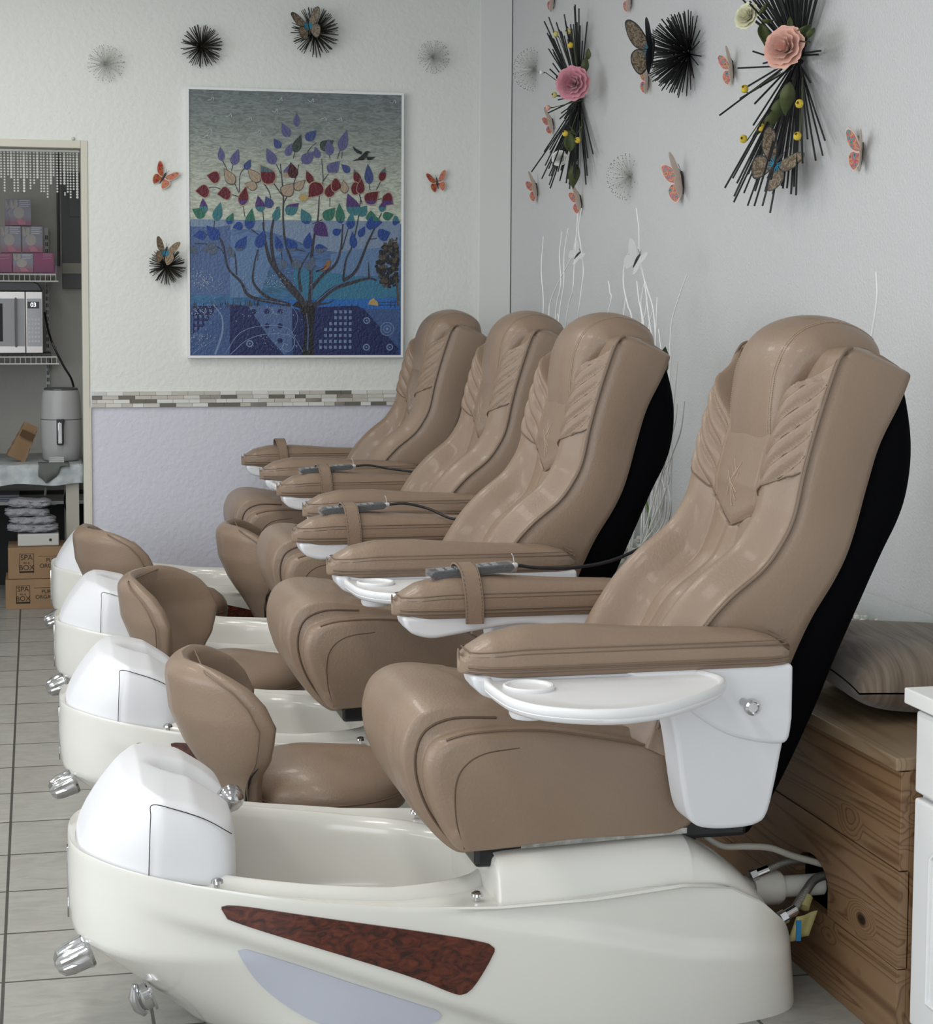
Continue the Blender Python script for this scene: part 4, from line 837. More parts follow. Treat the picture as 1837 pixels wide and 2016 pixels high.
    poly(lv, [(955, 1355), (1000, 1335), (1025, 1300), (1035, 1280), (1055, 1275), (1060, 1290), (1052, 1320), (1030, 1345), (995, 1352)], 'bird'); ribbon(lv, [(955, 1356), (1000, 1340), (1030, 1315)], 10, 6, 'black')
    lv.build('painted_leaves', ms, root, smooth=False, recalc=False)
painting()

# ------------------------------------------------------------------ wall ornaments
def frame_from(normal, up=Vector((0, 0, 1))):
    n = Vector(normal).normalized(); x = up.cross(n).normalized(); return x, n, up
def burst(name, c, wall, ra, rb, n, rod, col, label, cat, group=None, seed=1, dome=1.0, tips=None, depth=None):
    """c centre on wall; rods fan out in a half dome; ra sideways, rb up, depth outwards"""
    r = random.Random(seed); N = Vector((0, -1, 0)) if wall == 'b' else Vector((-1, 0, 0)); X = Vector((1, 0, 0)) if wall == 'b' else Vector((0, 1, 0)); Z = Vector((0, 0, 1))
    root = empty(name, c, label, cat, group); m = M(); bd = M(); dp = depth or ra
    for k in range(n):
        h = (k + 0.5) / n * 0.97; phi = k * 2.399963 + r.uniform(-0.15, 0.15); s_ = math.sqrt(1 - h * h)
        d = X * (ra * s_ * cos(phi)) + Z * (rb * s_ * sin(phi)) + N * (dp * (0.06 + h * 0.94))
        d = d * (1 + r.uniform(-0.10, 0.05) * dome); st = N * 0.006
        m.tube([st + d * 0.02, st + d], rod, 5)
        if tips: bd.ball(st + d, tips, 3)
    m.ball(N * 0.012, rod * 3.4, 6)
    m.build('rods', col, root)
    if tips: bd.build('bead_tips', mat('pewter_beads', (0.16, 0.15, 0.13), 0.35, 0.6), root)
    return root
PWIRE = mat('pale_wire', (0.58, 0.58, 0.55), 0.45, 0.2); BRW = mat('bronze_black_wire', (0.035, 0.032, 0.024), 0.4)
def onB(px, py, off=0.0): return atY(px, py, YB - off)
def onR(px, py, off=0.0): return atX(px, py, XR - off)
burst('dandelion_ornament', onB(208, 126), 'b', 0.083, 0.083, 95, 0.0007, PWIRE, 'pale wire dandelion ornament at far left above the doorway corner', 'wall ornament', 'pale dandelion ornaments', 2, 0.2, 0.0019)
burst('dandelion_ornament', onB(852, 113), 'b', 0.076, 0.078, 95, 0.0007, PWIRE, 'pale wire dandelion ornament above the right edge of the painting', 'wall ornament', 'pale dandelion ornaments', 3, 0.2, 0.0019)
burst('dandelion_ornament', onR(1055, 137), 'r', 0.098, 0.098, 110, 0.0007, PWIRE, 'pale wire dandelion ornament on the right wall next to the corner', 'wall ornament', 'pale dandelion ornaments', 4, 0.2, 0.0019)
burst('dandelion_ornament', onR(1243, 348), 'r', 0.088, 0.088, 100, 0.0007, PWIRE, 'pale wire dandelion ornament above the white sticks, lowest one on the wall', 'wall ornament', 'pale dandelion ornaments', 5, 0.2, 0.0019)
burst('starburst_ornament', onB(396, 92), 'b', 0.096, 0.100, 130, 0.0018, BRW, 'plain black starburst above the left corner of the painting', 'wall ornament', 'black starbursts', 6, 0.6)
burst('starburst_ornament', onB(618, 65), 'b', 0.115, 0.118, 150, 0.0018, BRW, 'black starburst above the painting with a clear butterfly on it', 'wall ornament', 'black starbursts', 7, 0.6)
burst('starburst_ornament', onB(328, 524), 'b', 0.086, 0.088, 130, 0.0018, BRW, 'small black starburst left of the painting with a tan butterfly on it', 'wall ornament', 'black starbursts', 8, 0.6)
burst('starburst_ornament', onR(1360, 106), 'r', 0.150, 0.150, 210, 0.0021, BLACKW, 'round black starburst between the two flowered ones on the right wall', 'wall ornament', 'black starbursts', 9, 0.7)
def spray(name, c, ups, seed, label, L=0.36, side=0.15, n=110):
    r = random.Random(seed); root = empty(name, c, label, 'wall ornament'); m = M(); N = Vector((-1, 0, 0)); Y = Vector((0, 1, 0)); Z = Vector((0, 0, 1))
    for k in range(n):
        vert = r.random() < 0.76
        if vert: s_ = 1 if r.random() < 0.45 else -1; ln = L * r.uniform(0.62, 1.0); sp = r.gauss(0, 0.24); dp = abs(r.gauss(0.12, 0.24)); d = (Z * s_ + Y * sp * 2.0 + N * dp * 1.2); d = d.normalized() * ln * (1 + 0.2 * abs(sp))
        else: a = r.uniform(0, 2 * pi); d = (Y * cos(a) * 1.3 + Z * sin(a) * 0.7 + N * r.uniform(0.1, 0.9)).normalized() * side * r.uniform(0.8, 1.5)
        if d.x > -0.012: d.x = -0.012
        st = N * 0.016 + Y * r.uniform(-0.012, 0.012) + Z * r.uniform(-0.02, 0.02); m.tube([st, st + d], 0.0030, 6)
    m.ball(N * 0.024, 0.022, 6); m.build('rods', BLACKW, root); return root
spray('flower_starburst', onR(1148, 197), 1, 11, 'tall black starburst with a pink rose near the corner', 0.37, 0.13, 120)
spray('flower_starburst', onR(1583, 118), 1, 12, 'largest black starburst, with a peach rose, above the nearest chair', 0.45, 0.20, 130)
# butterflies
def wing_pts(s, hind):
    f = [(0, 0.02), (0.10, 0.20), (0.26, 0.42), (0.42, 0.52), (0.50, 0.47), (0.47, 0.32), (0.41, 0.18), (0.30, 0.05), (0.12, -0.01)]
    h = [(0, 0.0), (0.14, 0.0), (0.28, 0.02), (0.37, -0.08), (0.36, -0.22), (0.28, -0.36), (0.18, -0.42), (0.08, -0.30), (0.02, -0.12)]
    return [(x * s, z * s) for x, z in (h if hind else f)]
def bf_mat(name, cols, rim, sc=30, rough=0.35, alpha=1.0):
    m = mat(name, cols[0], rough, alpha=alpha); nt = m.node_tree; b = nt.nodes['Principled BSDF']; tc = nd(m, 'ShaderNodeTexCoord'); v = nd(m, 'ShaderNodeTexNoise'); v.inputs['Scale'].default_value = sc; v.inputs['Detail'].default_value = 2
    r = ramp(m, [(0.30 + 0.4 * i / max(1, len(cols) - 1), c) for i, c in enumerate(cols)]); nt.links.new(tc.outputs['Object'], v.inputs['Vector']); nt.links.new(v.outputs[0], r.inputs[0]); nt.links.new(r.outputs[0], b.inputs['Base Color']); return m
BF1 = bf_mat('butterfly_print_pink', [(0.02, 0.10, 0.13), (0.10, 0.30, 0.26), (0.42, 0.03, 0.08), (0.50, 0.12, 0.14), (0.42, 0.30, 0.06), (0.10, 0.01, 0.08)], None, 75)
BF2 = bf_mat('butterfly_print_red', [(0.12, 0.01, 0.03), (0.45, 0.06, 0.05), (0.42, 0.16, 0.02), (0.04, 0.04, 0.12)], None, 75)
BF3 = bf_mat('butterfly_film_gold', [(0.30, 0.22, 0.13), (0.12, 0.08, 0.05), (0.45, 0.36, 0.24), (0.2, 0.15, 0.12)], None, 110, 0.12, 0.6)
BFC = mat('clear_crystal_plastic', (0.80, 0.83, 0.83), 0.08, alpha=0.13); PAPER = mat('cream_card_edge', (0.62, 0.50, 0.42), 0.6); DARKB = mat('butterfly_body_black', (0.02, 0.02, 0.025), 0.4); TEALB = mat('butterfly_teal', (0.02, 0.25, 0.42), 0.4)
def butterfly(name, c, wall, s, roll, fold, m, label, group, edge=None, teal=False, foldL=None, yaw=0):
    rz = (0 if wall == 'b' else -pi / 2) + yaw; root = empty(name, c, label, 'butterfly', group, (0, roll, rz))
    for sg, fo in ((1, fold), (-1, foldL if foldL is not None else fold)):
        w_ = M(); e = M()
        for hind in (False, True):
            P = wing_pts(s, hind); C_ = catmull([(x, 0, z) for x, z in P + P[:1]], 28)[:-1]; cx_ = sum(p.x for p in C_) / 27; cz = sum(p.z for p in C_) / 27
            def tr(x, z, dy): return (sg * (x * cos(fo) + 0.004 * s) , -0.006 - x * sin(fo) + dy - 0.10 * s * (x / s) ** 2 * 0, z)
            w_.grid([[tr(cx_ + (p.x - cx_) * k, cz + (p.z - cz) * k, -0.0016 if k < 0.99 else -0.0011) for p in C_] for k in (0.05, 0.5, 0.88)], cu=True, cap0=True)
            e.grid([[tr(cx_ + (p.x - cx_) * k, cz + (p.z - cz) * k, dy) for p in C_] for k, dy in ((0.2, 0.0004), (1.0, 0.0004), (1.0, -0.0010), (0.86, -0.0010))], cu=True, cap0=True)
        wo = w_.build('wing', m, root); e.build('wing_rim', edge or PAPER, wo)
        if teal:
            t = M()
            for a in range(5): ang = -0.9 + a * 0.45; t.tube([(0, -0.008, 0), (sg * s * 0.16 * cos(ang) * cos(fo), -0.009 - s * 0.16 * sin(fo), s * 0.16 * sin(ang))], [0.0035, 0.001], 5)
            t.build('teal_fringe', TEALB, wo)
    M().tube([(0, -0.007, 0.22 * s), (0, -0.009, 0.08 * s), (0, -0.009, -0.05 * s), (0, -0.007, -0.28 * s)], [0.025 * s, 0.045 * s, 0.04 * s, 0.012 * s], 8).tube([(0, -0.007, 0.2 * s), (0.06 * s, -0.02, 0.36 * s)], 0.0009, 4).tube([(0, -0.007, 0.2 * s), (-0.06 * s, -0.02, 0.36 * s)], 0.0009, 4).build('body', DARKB, root)
    return root
g1 = 'paper butterflies on the walls'
butterfly('paper_butterfly', onB(321, 350), 'b', 0.115, 0.55, 0.25, BF2, 'red paper butterfly left of the painting', g1)
butterfly('paper_butterfly', onB(860, 360), 'b', 0.105, -0.2, 0.3, BF2, 'orange and red paper butterfly right of the painting', g1)
for (x, y, s, roll, fo, lab) in [(1094, 4, .10, .3, .9, 'pink paper butterfly cut by the top edge above the pink rose starburst'), (1246, 2, .10, .1, .9, 'pink paper butterfly cut by the top edge left of the round starburst'), (1447, 135, .12, -.2, .75, 'teal and pink paper butterfly left of the peach rose'),
                          (1092, 243, .11, -.5, .95, 'small pink paper butterfly at the left of the pink rose starburst, above the white rose'), (1060, 372, .13, -.45, .8, 'red paper butterfly nearest the room corner on the right wall'), (1147, 396, .12, -.4, .9, 'pink and teal paper butterfly directly below the pink rose starburst'),
                          (1280, 162, .10, .2, .8, 'pink paper butterfly hanging below the clear butterfly'), (1347, 357, .17, -.30, .85, 'green and pink paper butterfly alone under the round starburst'), (1702, 300, .125, .12, .62, 'big magenta paper butterfly right of the largest starburst')]:
    p = onR(x, y, 0.0); butterfly('paper_butterfly', p, 'r', s, roll, fo, BF1, lab, g1, foldL=fo * 0.72)
g2 = 'large film butterflies'
butterfly('film_butterfly', onB(606, 52, 0.10), 'b', 0.145, -0.25, 0.35, BF3, 'large tan film butterfly on the starburst above the painting', g2, DARKB, True)
butterfly('film_butterfly', onB(325, 498, 0.09), 'b', 0.125, 0.25, 0.5, BF3, 'tan film butterfly on the small starburst left of the painting', g2, mat('tan_rim', (0.2, 0.13, 0.08), 0.4), True)
butterfly('film_butterfly', onR(1288, 100, 0.13), 'r', 0.20, 0.05, 1.0, BF3, 'golden film butterfly on the left side of the round starburst', g2, DARKB, True, yaw=0.35)
butterfly('film_butterfly', onR(1530, 325, 0.10), 'r', 0.17, 0.65, 0.35, BF3, 'clear film butterfly at the foot of the largest starburst', g2, DARKB, True, yaw=0.6)
# flowers
def rose(name, c, R, cols, label, group, axis=(-0.75, -0.6, 0.1), stemto=None, seed=1, cat='artificial flower'):
    r = random.Random(seed); q = Vector(axis).normalized().to_track_quat('Z', 'Y'); root = empty(name, c, label, cat, group, q.to_euler()); b = M()
    for ring, (n, rr, ope, hh) in enumerate([(3, 0.28, 0.15, 0.75), (4, 0.45, 0.28, 0.72), (5, 0.66, 0.5, 0.66), (6, 0.88, 0.85, 0.52), (6, 1.0, 1.2, 0.36)]):
        for k in range(n):
            a0 = 2 * pi * k / n + ring * 0.7 + r.uniform(-.1, .1); rows = []
            for j in range(7):
                v = j / 6; row = []
                for i in range(9):
                    u = (i / 8 - 0.5) * 2; sp = (pi / n) * 1.35 * (0.35 + 0.65 * sin(pi * min(1, v * 0.62 + 0.12))); a = a0 + u * sp
                    rad = R * rr * (0.25 + 0.75 * v ** 0.7) + R * 0.10 * ope * v * v * v + R * 0.05 * sin(u * 6 + k * 2.1 + ring) * v; z = R * (hh * v * 1.15 - 0.10 * u * u * v) - R * 0.22 * ope * max(0, v - 0.7) + r.uniform(-.008, .008) * R
                    row.append((rad * cos(a), rad * sin(a), z))
                rows.append(row)
            b.grid(rows)
    b.build('petals', cols, root, angle=180, recalc=False)
    M().lathe([(0, -0.12 * R), (0.22 * R, -0.05 * R), (0.40 * R, 0.06 * R), (0, 0.06 * R)], 10).build('calyx', GREEN, root)
    if stemto is not None:
        inv = (Matrix.Translation(Vector(c)) @ q.to_matrix().to_4x4()).inverted(); M().tube([(0, 0, -0.05 * R), (0, 0, -0.7 * R), inv @ Vector(stemto)], 0.0022, 6).build('stem', GREEN, root)
    return root
def bud(c, R, cols, label, group, axis, stemto):
    q = Vector(axis).normalized().to_track_quat('Z', 'Y'); root = empty('flower_bud', c, label, 'artificial flower', group, q.to_euler()); b = M()
    for k in range(4):
        a0 = pi / 2 * k; rows = []
        for j in range(6):
            v = j / 5; rows.append([(R * (0.12 + 0.88 * sin(pi * (0.10 + 0.82 * v))) * cos(a0 + u * 0.22) * (1 if k % 2 else 0.9), R * (0.12 + 0.88 * sin(pi * (0.10 + 0.82 * v))) * sin(a0 + u * 0.22) * (1 if k % 2 else 0.9), R * (2.1 * v - 0.1 * (abs(u) / 4) ** 2 * v)) for u in range(-4, 5)])
        b.grid(rows)
    b.build('petals', cols, root, angle=180, recalc=False)
    inv = (Matrix.Translation(Vector(c)) @ q.to_matrix().to_4x4()).inverted(); M().tube([(0, 0, 0.02 * R), (0, 0, -1.2 * R), inv @ Vector(stemto)], [0.0035, 0.0018, 0.0014], 6).build('stem', GREEN, root); return root
def leaf(c, L, d, label, group):
    root_q = Vector(d).normalized().to_track_quat('Z', 'Y'); rows = []
    for j in range(9):
        v = j / 8; hw = L * 0.24 * sin(pi * v ** 0.8); rows.append([(hw * u, -L * 0.10 * sin(v * 5) * (1 - 0.4 * u * u) + abs(u) * hw * 0.5, L * v) for u in (-1, -0.5, 0, 0.5, 1)])
    o = M().grid(rows).build('fabric_leaf', GREEN, None, c, root_q.to_euler(), angle=180); s_ = o.modifiers.new('thick', 'SOLIDIFY'); s_.thickness = 0.001
    return tag(o, label, 'artificial leaf', group)
GREEN = mat('fabric_leaf_green', (0.045, 0.062, 0.02), 0.6, noise=(0.08, 0.10, 0.03), nscale=30)
PINK = mat('pink_silk', (0.62, 0.27, 0.33), 0.6, sheen=0.3); PEACH = mat('peach_silk', (0.72, 0.42, 0.34), 0.6, sheen=0.3); CRM = mat('cream_silk', (0.72, 0.70, 0.50), 0.6, sheen=0.3); WHT = mat('white_silk', (0.72, 0.72, 0.70), 0.6, sheen=0.3); YEL = mat('yellow_silk', (0.70, 0.52, 0.06), 0.6); YEL2 = mat('pale_yellow_silk', (0.62, 0.55, 0.20), 0.6)
c1, c2 = onR(1148, 197, 0.03), onR(1583, 118, 0.03)
gr = 'silk roses on the starbursts'
rose('silk_rose', onR(1130, 165, 0.13), 0.062, PINK, 'big pink silk rose on the starburst near the corner', gr, (-0.5, -0.85, 0.0), c1, 1)
rose('silk_rose', onR(1549, 96, 0.15), 0.056, PEACH, 'big peach silk rose on the largest starburst', gr, (-0.75, -0.6, 0.15), c2, 2)
rose('silk_rose', onR(1474, 34, 0.17), 0.037, CRM, 'cream silk rose up left of the peach rose', gr, (-0.8, -0.5, 0.25), c2, 3)
rose('silk_rose', onR(1103, 312, 0.12), 0.030, WHT, 'white silk rose hanging below the pink rose starburst', gr, (-0.6, -0.75, 0.1), c1 + Vector((0, 0, -0.1)), 4)
gb = 'yellow silk buds'
for k, (x, y, m_, lab) in enumerate([(1097, 70, YEL2, 'yellow bud at upper left of the pink rose starburst'), (1122, 63, YEL2, 'yellow bud at top of the pink rose starburst'), (1126, 92, YEL, 'yellow bud just above the pink rose'), (1095, 188, YEL2, 'yellow bud left below the pink rose'), (1116, 266, YEL, 'yellow bud low in the pink rose starburst beside green leaves'), (1141, 277, YEL, 'brightest yellow bud low in the pink rose starburst')]):
    p = onR(x, y, 0.15 if x < 1120 else 0.10); bud(p, 0.0125, m_, lab, gb, (-0.8, -0.6, 0.1 if k % 2 else 0.5), c1 + (p - c1) * 0.35)
bud(onR(1070, 143, 0.19), 0.009, WHT, 'tiny white bud at far left of the pink rose starburst', 'tiny pale silk buds', (-1, -0.1, 0), c1); bud(onR(1083, 212, 0.16), 0.012, PEACH, 'tiny dusty pink bud left of the pink rose starburst', 'tiny pale silk buds', (-1, -0.3, -0.1), c1)
for k, (x, y, m_, lab) in enumerate([(1469, 179, YEL, 'yellow bud left of the largest starburst below the paper butterfly'), (1577, 206, YEL, 'yellow bud in the middle of the largest starburst'), (1503, 255, YEL, 'yellow bud at lower left of the largest starburst, upper of two'), (1467, 275, YEL, 'yellow bud farthest lower left of the largest starburst'), (1573, 272, YEL, 'open yellow bud above the clear butterfly')]):
    p = onR(x, y, 0.20 if x < 1500 else 0.14); bud(p, 0.0125, m_, lab, gb, (-0.7, -0.7, 0.1 if k % 2 else 0.4), c2 + (p - c2) * 0.4)
gl = 'green fabric leaves on the starbursts'
for x, y, off, L, d, lab in [(1150, 145, .08, .07, (0, -.5, 1), 'leaf'), (1158, 118, .05, .05, (.1, .3, 1), 'leaf'), (1122, 300, .10, .10, (.1, .5, 1), 'leaf'), (1133, 320, .06, .11, (0, .2, -1), 'leaf'), (1133, 262, .10, .04, (-.5, .2, .5), 'leaf'), (1125, 258, .1, .04, (.2, -.5, -.4), 'leaf')]:
    leaf(onR(x, y, off), L, d, 'green fabric leaf in the pink rose starburst, ' + {150: 'just right of the pink rose', 158: 'above right of the pink rose', 122: 'long one above the white rose', 133: 'low by the yellow buds', 125: 'small one beside the lowest yellow buds'}[x - 1000] + (' hanging down' if y == 320 else ''), gl)
for q_, (x, y, off, L, d) in enumerate([(1500, 40, .16, .07, (.2, -.8, -.2)), (1500, 45, .15, .08, (0, -.3, -1)), (1495, 30, .16, .05, (.3, -.6, .5)), (1570, 72, .12, .08, (.1, -1, .2)), (1575, 80, .12, .06, (.1, -.9, -.3)), (1590, 75, .11, .05, (0, -.8, .3)), (1555, 160, .13, .10, (0, .2, -1)), (1540, 190, .12, .10, (-.1, .4, -1)), (1530, 215, .12, .09, (-.1, .6, -.8)), (1515, 240, .13, .07, (-.2, .7, -.5)), (1555, 60, .12, .04, (0, .1, 1))]):
    leaf(onR(x, y, off), L, d, ['green leaf reaching right from the cream rose', 'drooping green leaf below the cream rose', 'green leaf pointing up between cream and peach roses', 'green leaf at the upper right of the peach rose', 'lower green leaf right of the peach rose', 'small green leaf farthest right of the peach rose', 'topmost green leaf of the trail under the peach rose', 'second green leaf of the trail under the peach rose', 'third green leaf of the trail under the peach rose', 'lowest green leaf of the trail beside the yellow bud', 'tiny green leaf standing above the peach rose'][q_], 'green fabric leaves in the largest starburst')

# ------------------------------------------------------------------ bench along the right wall
def wood(name, cols, vert=False):
    m = mat(name, cols[1], 0.42, coat=0.15); nt = m.node_tree; b = nt.nodes['Principled BSDF']; L = nt.links.new; tc = nd(m, 'ShaderNodeTexCoord')
    mp = nd(m, 'ShaderNodeMapping'); mp.inputs[3].default_value = (5, 0.40, 7.5); n0 = nd(m, 'ShaderNodeTexNoise'); n0.inputs['Scale'].default_value = 1.1; n0.inputs['Detail'].default_value = 2; n0.inputs['Distortion'].default_value = 0.6
    # cathedral grain: contour lines of a stretched noise, plus knots
    mu = nd(m, 'ShaderNodeMath', operation='MULTIPLY', i1=17.0); fr = nd(m, 'ShaderNodeMath', operation='FRACT'); r = ramp(m, [(0.0, cols[0]), (0.18, cols[1]), (0.75, cols[2]), (1.0, cols[0])])
    vo = nd(m, 'ShaderNodeTexVoronoi'); vo.inputs['Scale'].default_value = 1.0; mpv = nd(m, 'ShaderNodeMapping'); mpv.inputs[3].default_value = (0.01, 3.2, 5.0)
    dist = nd(m, 'ShaderNodeMapRange'); dist.inputs[1].default_value = 0.0; dist.inputs[2].default_value = 0.22; dist.inputs[3].default_value = 0.32; dist.inputs[4].default_value = 0.0
    ad = nd(m, 'ShaderNodeMath', operation='ADD'); kr = ramp(m, [(0.0, (0.035, 0.014, 0.006)), (0.045, (0.10, 0.045, 0.018)), (0.085, (1, 1, 1))]); mx = nd(m, 'ShaderNodeMix', data_type='RGBA', blend_type='MULTIPLY'); mx.inputs[0].default_value = 1
    L(tc.outputs['Object'], mp.inputs[0]); L(mp.outputs[0], n0.inputs['Vector']); L(tc.outputs['Object'], mpv.inputs[0]); L(mpv.outputs[0], vo.inputs['Vector']); L(vo.outputs['Distance'], dist.inputs[0])
    L(n0.outputs[0], ad.inputs[0]); L(dist.outputs[0], ad.inputs[1]); L(ad.outputs[0], mu.inputs[0]); L(mu.outputs[0], fr.inputs[0]); L(fr.outputs[0], r.inputs[0]); L(vo.outputs['Distance'], kr.inputs[0]); L(r.outputs[0], mx.inputs[6]); L(kr.outputs[0], mx.inputs[7]); L(mx.outputs[2], b.inputs['Base Color'])
    return m
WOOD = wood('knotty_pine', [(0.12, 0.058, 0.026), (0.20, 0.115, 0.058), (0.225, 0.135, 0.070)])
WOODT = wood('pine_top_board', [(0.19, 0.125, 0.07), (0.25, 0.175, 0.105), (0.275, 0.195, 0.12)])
BXF = 1.684; BEND = 3.212
bench = empty('wooden_bench', (BXF, 6.0, 0), 'long knotty pine plank bench along the right wall behind the chairs', 'bench')
def tobench(m): m.v = [(x - BXF, y - 6.0, z) for x, y, z in m.v]; return m
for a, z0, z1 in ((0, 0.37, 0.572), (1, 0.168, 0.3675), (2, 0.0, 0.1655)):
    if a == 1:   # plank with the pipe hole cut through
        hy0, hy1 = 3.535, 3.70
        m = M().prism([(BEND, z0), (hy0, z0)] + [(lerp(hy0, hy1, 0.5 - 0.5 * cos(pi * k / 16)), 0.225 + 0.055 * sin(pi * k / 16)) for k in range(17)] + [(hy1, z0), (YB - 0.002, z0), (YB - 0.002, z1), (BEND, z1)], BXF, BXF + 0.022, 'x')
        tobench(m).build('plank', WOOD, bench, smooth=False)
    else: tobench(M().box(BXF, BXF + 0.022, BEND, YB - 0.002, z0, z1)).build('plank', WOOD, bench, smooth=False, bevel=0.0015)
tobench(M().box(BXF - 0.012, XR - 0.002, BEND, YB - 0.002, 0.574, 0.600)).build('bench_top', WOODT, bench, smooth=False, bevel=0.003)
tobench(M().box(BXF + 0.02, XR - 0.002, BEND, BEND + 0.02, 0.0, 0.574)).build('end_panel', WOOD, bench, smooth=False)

# pillow
def pillow():
    m = mat('brown_striped_linen', (0.2, 0.15, 0.11), 0.85, sheen=0.2); nt = m.node_tree; b = nt.nodes['Principled BSDF']; tc = nd(m, 'ShaderNodeTexCoord'); mp = nd(m, 'ShaderNodeMapping'); mp.inputs[3].default_value = (85, 5, 5)
    n = nd(m, 'ShaderNodeTexNoise'); n.inputs['Scale'].default_value = 1; n.inputs['Detail'].default_value = 3; n.inputs['Distortion'].default_value = 0.4; r = ramp(m, [(0.3, (0.10, 0.072, 0.052)), (0.5, (0.185, 0.14, 0.105)), (0.7, (0.24, 0.19, 0.145))]); bp = nd(m, 'ShaderNodeBump'); bp.inputs['Strength'].default_value = 0.5; bp.inputs['Distance'].default_value = 0.004
    L = nt.links.new; L(tc.outputs['Object'], mp.inputs[0]); L(mp.outputs[0], n.inputs['Vector']); L(n.outputs[0], r.inputs[0]); L(r.outputs[0], b.inputs['Base Color']); L(n.outputs[0], bp.inputs['Height']); L(bp.outputs[0], b.inputs['Normal'])
    N = 44; a_, b_, h_ = 0.235, 0.30, 0.085; top = []; bot = []
    for j in range(N + 1):
        rt = []; rb = []
        for i in range(N + 1):
            u, v = 2 * i / N - 1, 2 * j / N - 1; e = (1 - u ** 4) * (1 - v ** 4); e = max(0, e) ** 0.55
            px, py = u * a_ * (1 - 0.10 * (1 - v * v) * abs(u) ** 3), v * b_ * (1 - 0.09 * (1 - u * u) * abs(v) ** 3)
            wr = 0.006 * sin(v * 9 + u * 3) * (abs(u) ** 2) * e
            rt.append((px, py, h_ * e + wr + 0.004)); rb.append((px, py, -0.75 * h_ * e - 0.0))
        top.append(rt); bot.append(rb)
    g = M().grid(top).grid(bot); o = g.build('throw_pillow', m, None, (1.975, 3.72, 0.6645), (0.0, 0.05, -0.12), angle=180)
    tag(o, 'brown streaked throw pillow lying on the wooden bench top', 'pillow')
    e = [(u * a_, v * b_, 0.002) for u, v in [(-1, -1), (-.5, -1 + .0), (0, -.91 - .05), (.5, -1), (1, -1)]]
pillow()

# white cabinet in the right foreground
cb = empty('white_cabinet', (1.706, 2.3, 0), 'white cabinet with drawer and panel door cut off at the right edge', 'cabinet')
CW = mat('white_cabinet_lacquer', (0.80, 0.81, 0.81), 0.35)
def tocb(m): m.v = [(x - 1.706, y - 2.3, z) for x, y, z in m.v]; return m
tocb(M().box(1.728, XR - 0.003, 1.4, 3.205, 0.0, 0.70)).build('carcass', CW, cb, smooth=False)
tocb(M().box(1.690, XR - 0.003, 1.38, 3.222, 0.710, 0.742)).build('worktop', mat('white_laminate', (0.80, 0.80, 0.79), 0.3), cb, smooth=False, bevel=0.003)
for y0, y1 in ((2.62, 3.200), (2.03, 2.612), (1.42, 2.02)):
    d = tocb(M().box(1.706, 1.727, y0, y1, 0.535, 0.700)).build('drawer', CW, cb, smooth=False, bevel=0.006)
    d2 = tocb(M().box(1.706, 1.727, y0, y1, 0.06, 0.524)).build('door', CW, cb, smooth=False, bevel=0.006)
    fr = M(); a0, a1, z0, z1 = y0 + 0.075, y1 - 0.075, 0.13, 0.45
    loop = [(1.7055, a0, z0), (1.7055, a1, z0), (1.7055, a1, z1 - 0.03), (1.7055, a1 - 0.03, z1), (1.7055, a0 + 0.03, z1), (1.7055, a0, z1 - 0.03), (1.7055, a0, z0)]
    fr.tube(loop, 0.006, 8, caps=False); tocb(fr).build('panel_moulding', CW, d2)
    M().tube([(-0.002, 0, -0.04), (-0.02, 0, -0.035), (-0.022, 0, 0), (-0.02, 0, 0.035), (-0.002, 0, 0.04)], 0.004, 8).build('handle', CHROME, d, loc=(0.0, (y0 + y1) / 2 - 2.3, 0.62), rot=(pi / 2, 0, 0))

# plumbing behind the nearest tub
PVC = mat('white_pvc', (0.62, 0.61, 0.56), 0.4); BRAID = mat('braided_hose', (0.30, 0.29, 0.27), 0.3, 0.8, bump='noise', bscale=500, bstr=0.5); TAPE = mat('yellow_clear_tape', (0.42, 0.38, 0.16), 0.25, alpha=0.85)
def P_(px, py, Y): p = atY(px, py, Y); return p
pv = empty('drain_pipe', (1.60, 3.62, 0.21), 'thick white plastic drain pipe entering the hole in the bench', 'pipe')
pv.rotation_euler = (0, 0, 0)
M().lathe([(0.024, -0.09), (0.024, 0.11), (0.0, 0.11)], 20, ax='x').build('pipe', PVC, pv)
M().lathe([(0.0, -0.06), (0.036, -0.06), (0.038, -0.05), (0.038, 0.0), (0.034, 0.01), (0.0, 0.01)], 12, (0, 0, 0), 'x').lathe([(0, -0.11), (0.029, -0.11), (0.029, -0.07), (0, -0.07)], 20, (0, 0, 0), 'x').build('union_nut', mat('white_fitting', (0.66, 0.65, 0.60), 0.45), pv)
def hose(lab, pts, r, m, cat='hose', nut=True, gr=None):
    P = catmull(pts, 30); o = P[0].copy(); root = empty('water_hose', o, lab, cat, gr); M().tube([p - o for p in P], r, 10).build('hose_body', m, root)
    if nut:
        d = (P[2] - P[0]).normalized() * 0.03; M().tube([Vector((0, 0, 0)) - d * 0.3, d * 0.2], r * 1.5, 6).tube([d * 0.2, d * 1.1], r * 1.2, 12).build('hose_nut', CHROME, root)
    return root
h1 = hose('braided metal hose above the white drain pipe', [(1.540, 3.60, 0.248), (1.57, 3.60, 0.258), (1.62, 3.615, 0.268), (1.68, 3.635, 0.262), (1.75, 3.65, 0.255)], 0.009, BRAID, gr='braided hoses behind the tub')
h2 = hose('braided metal hose with yellow tape below the drain pipe', [(1.575, 3.52, 0.178), (1.60, 3.525, 0.19), (1.64, 3.55, 0.222), (1.68, 3.58, 0.238), (1.75, 3.60, 0.24)], 0.010, BRAID, gr='braided hoses behind the tub')
M().tube([Vector((0.05, 0.010, 0.014)), Vector((0.065, 0.025, 0.033))], 0.0135, 10).build('tape_wrap', TAPE, h2)
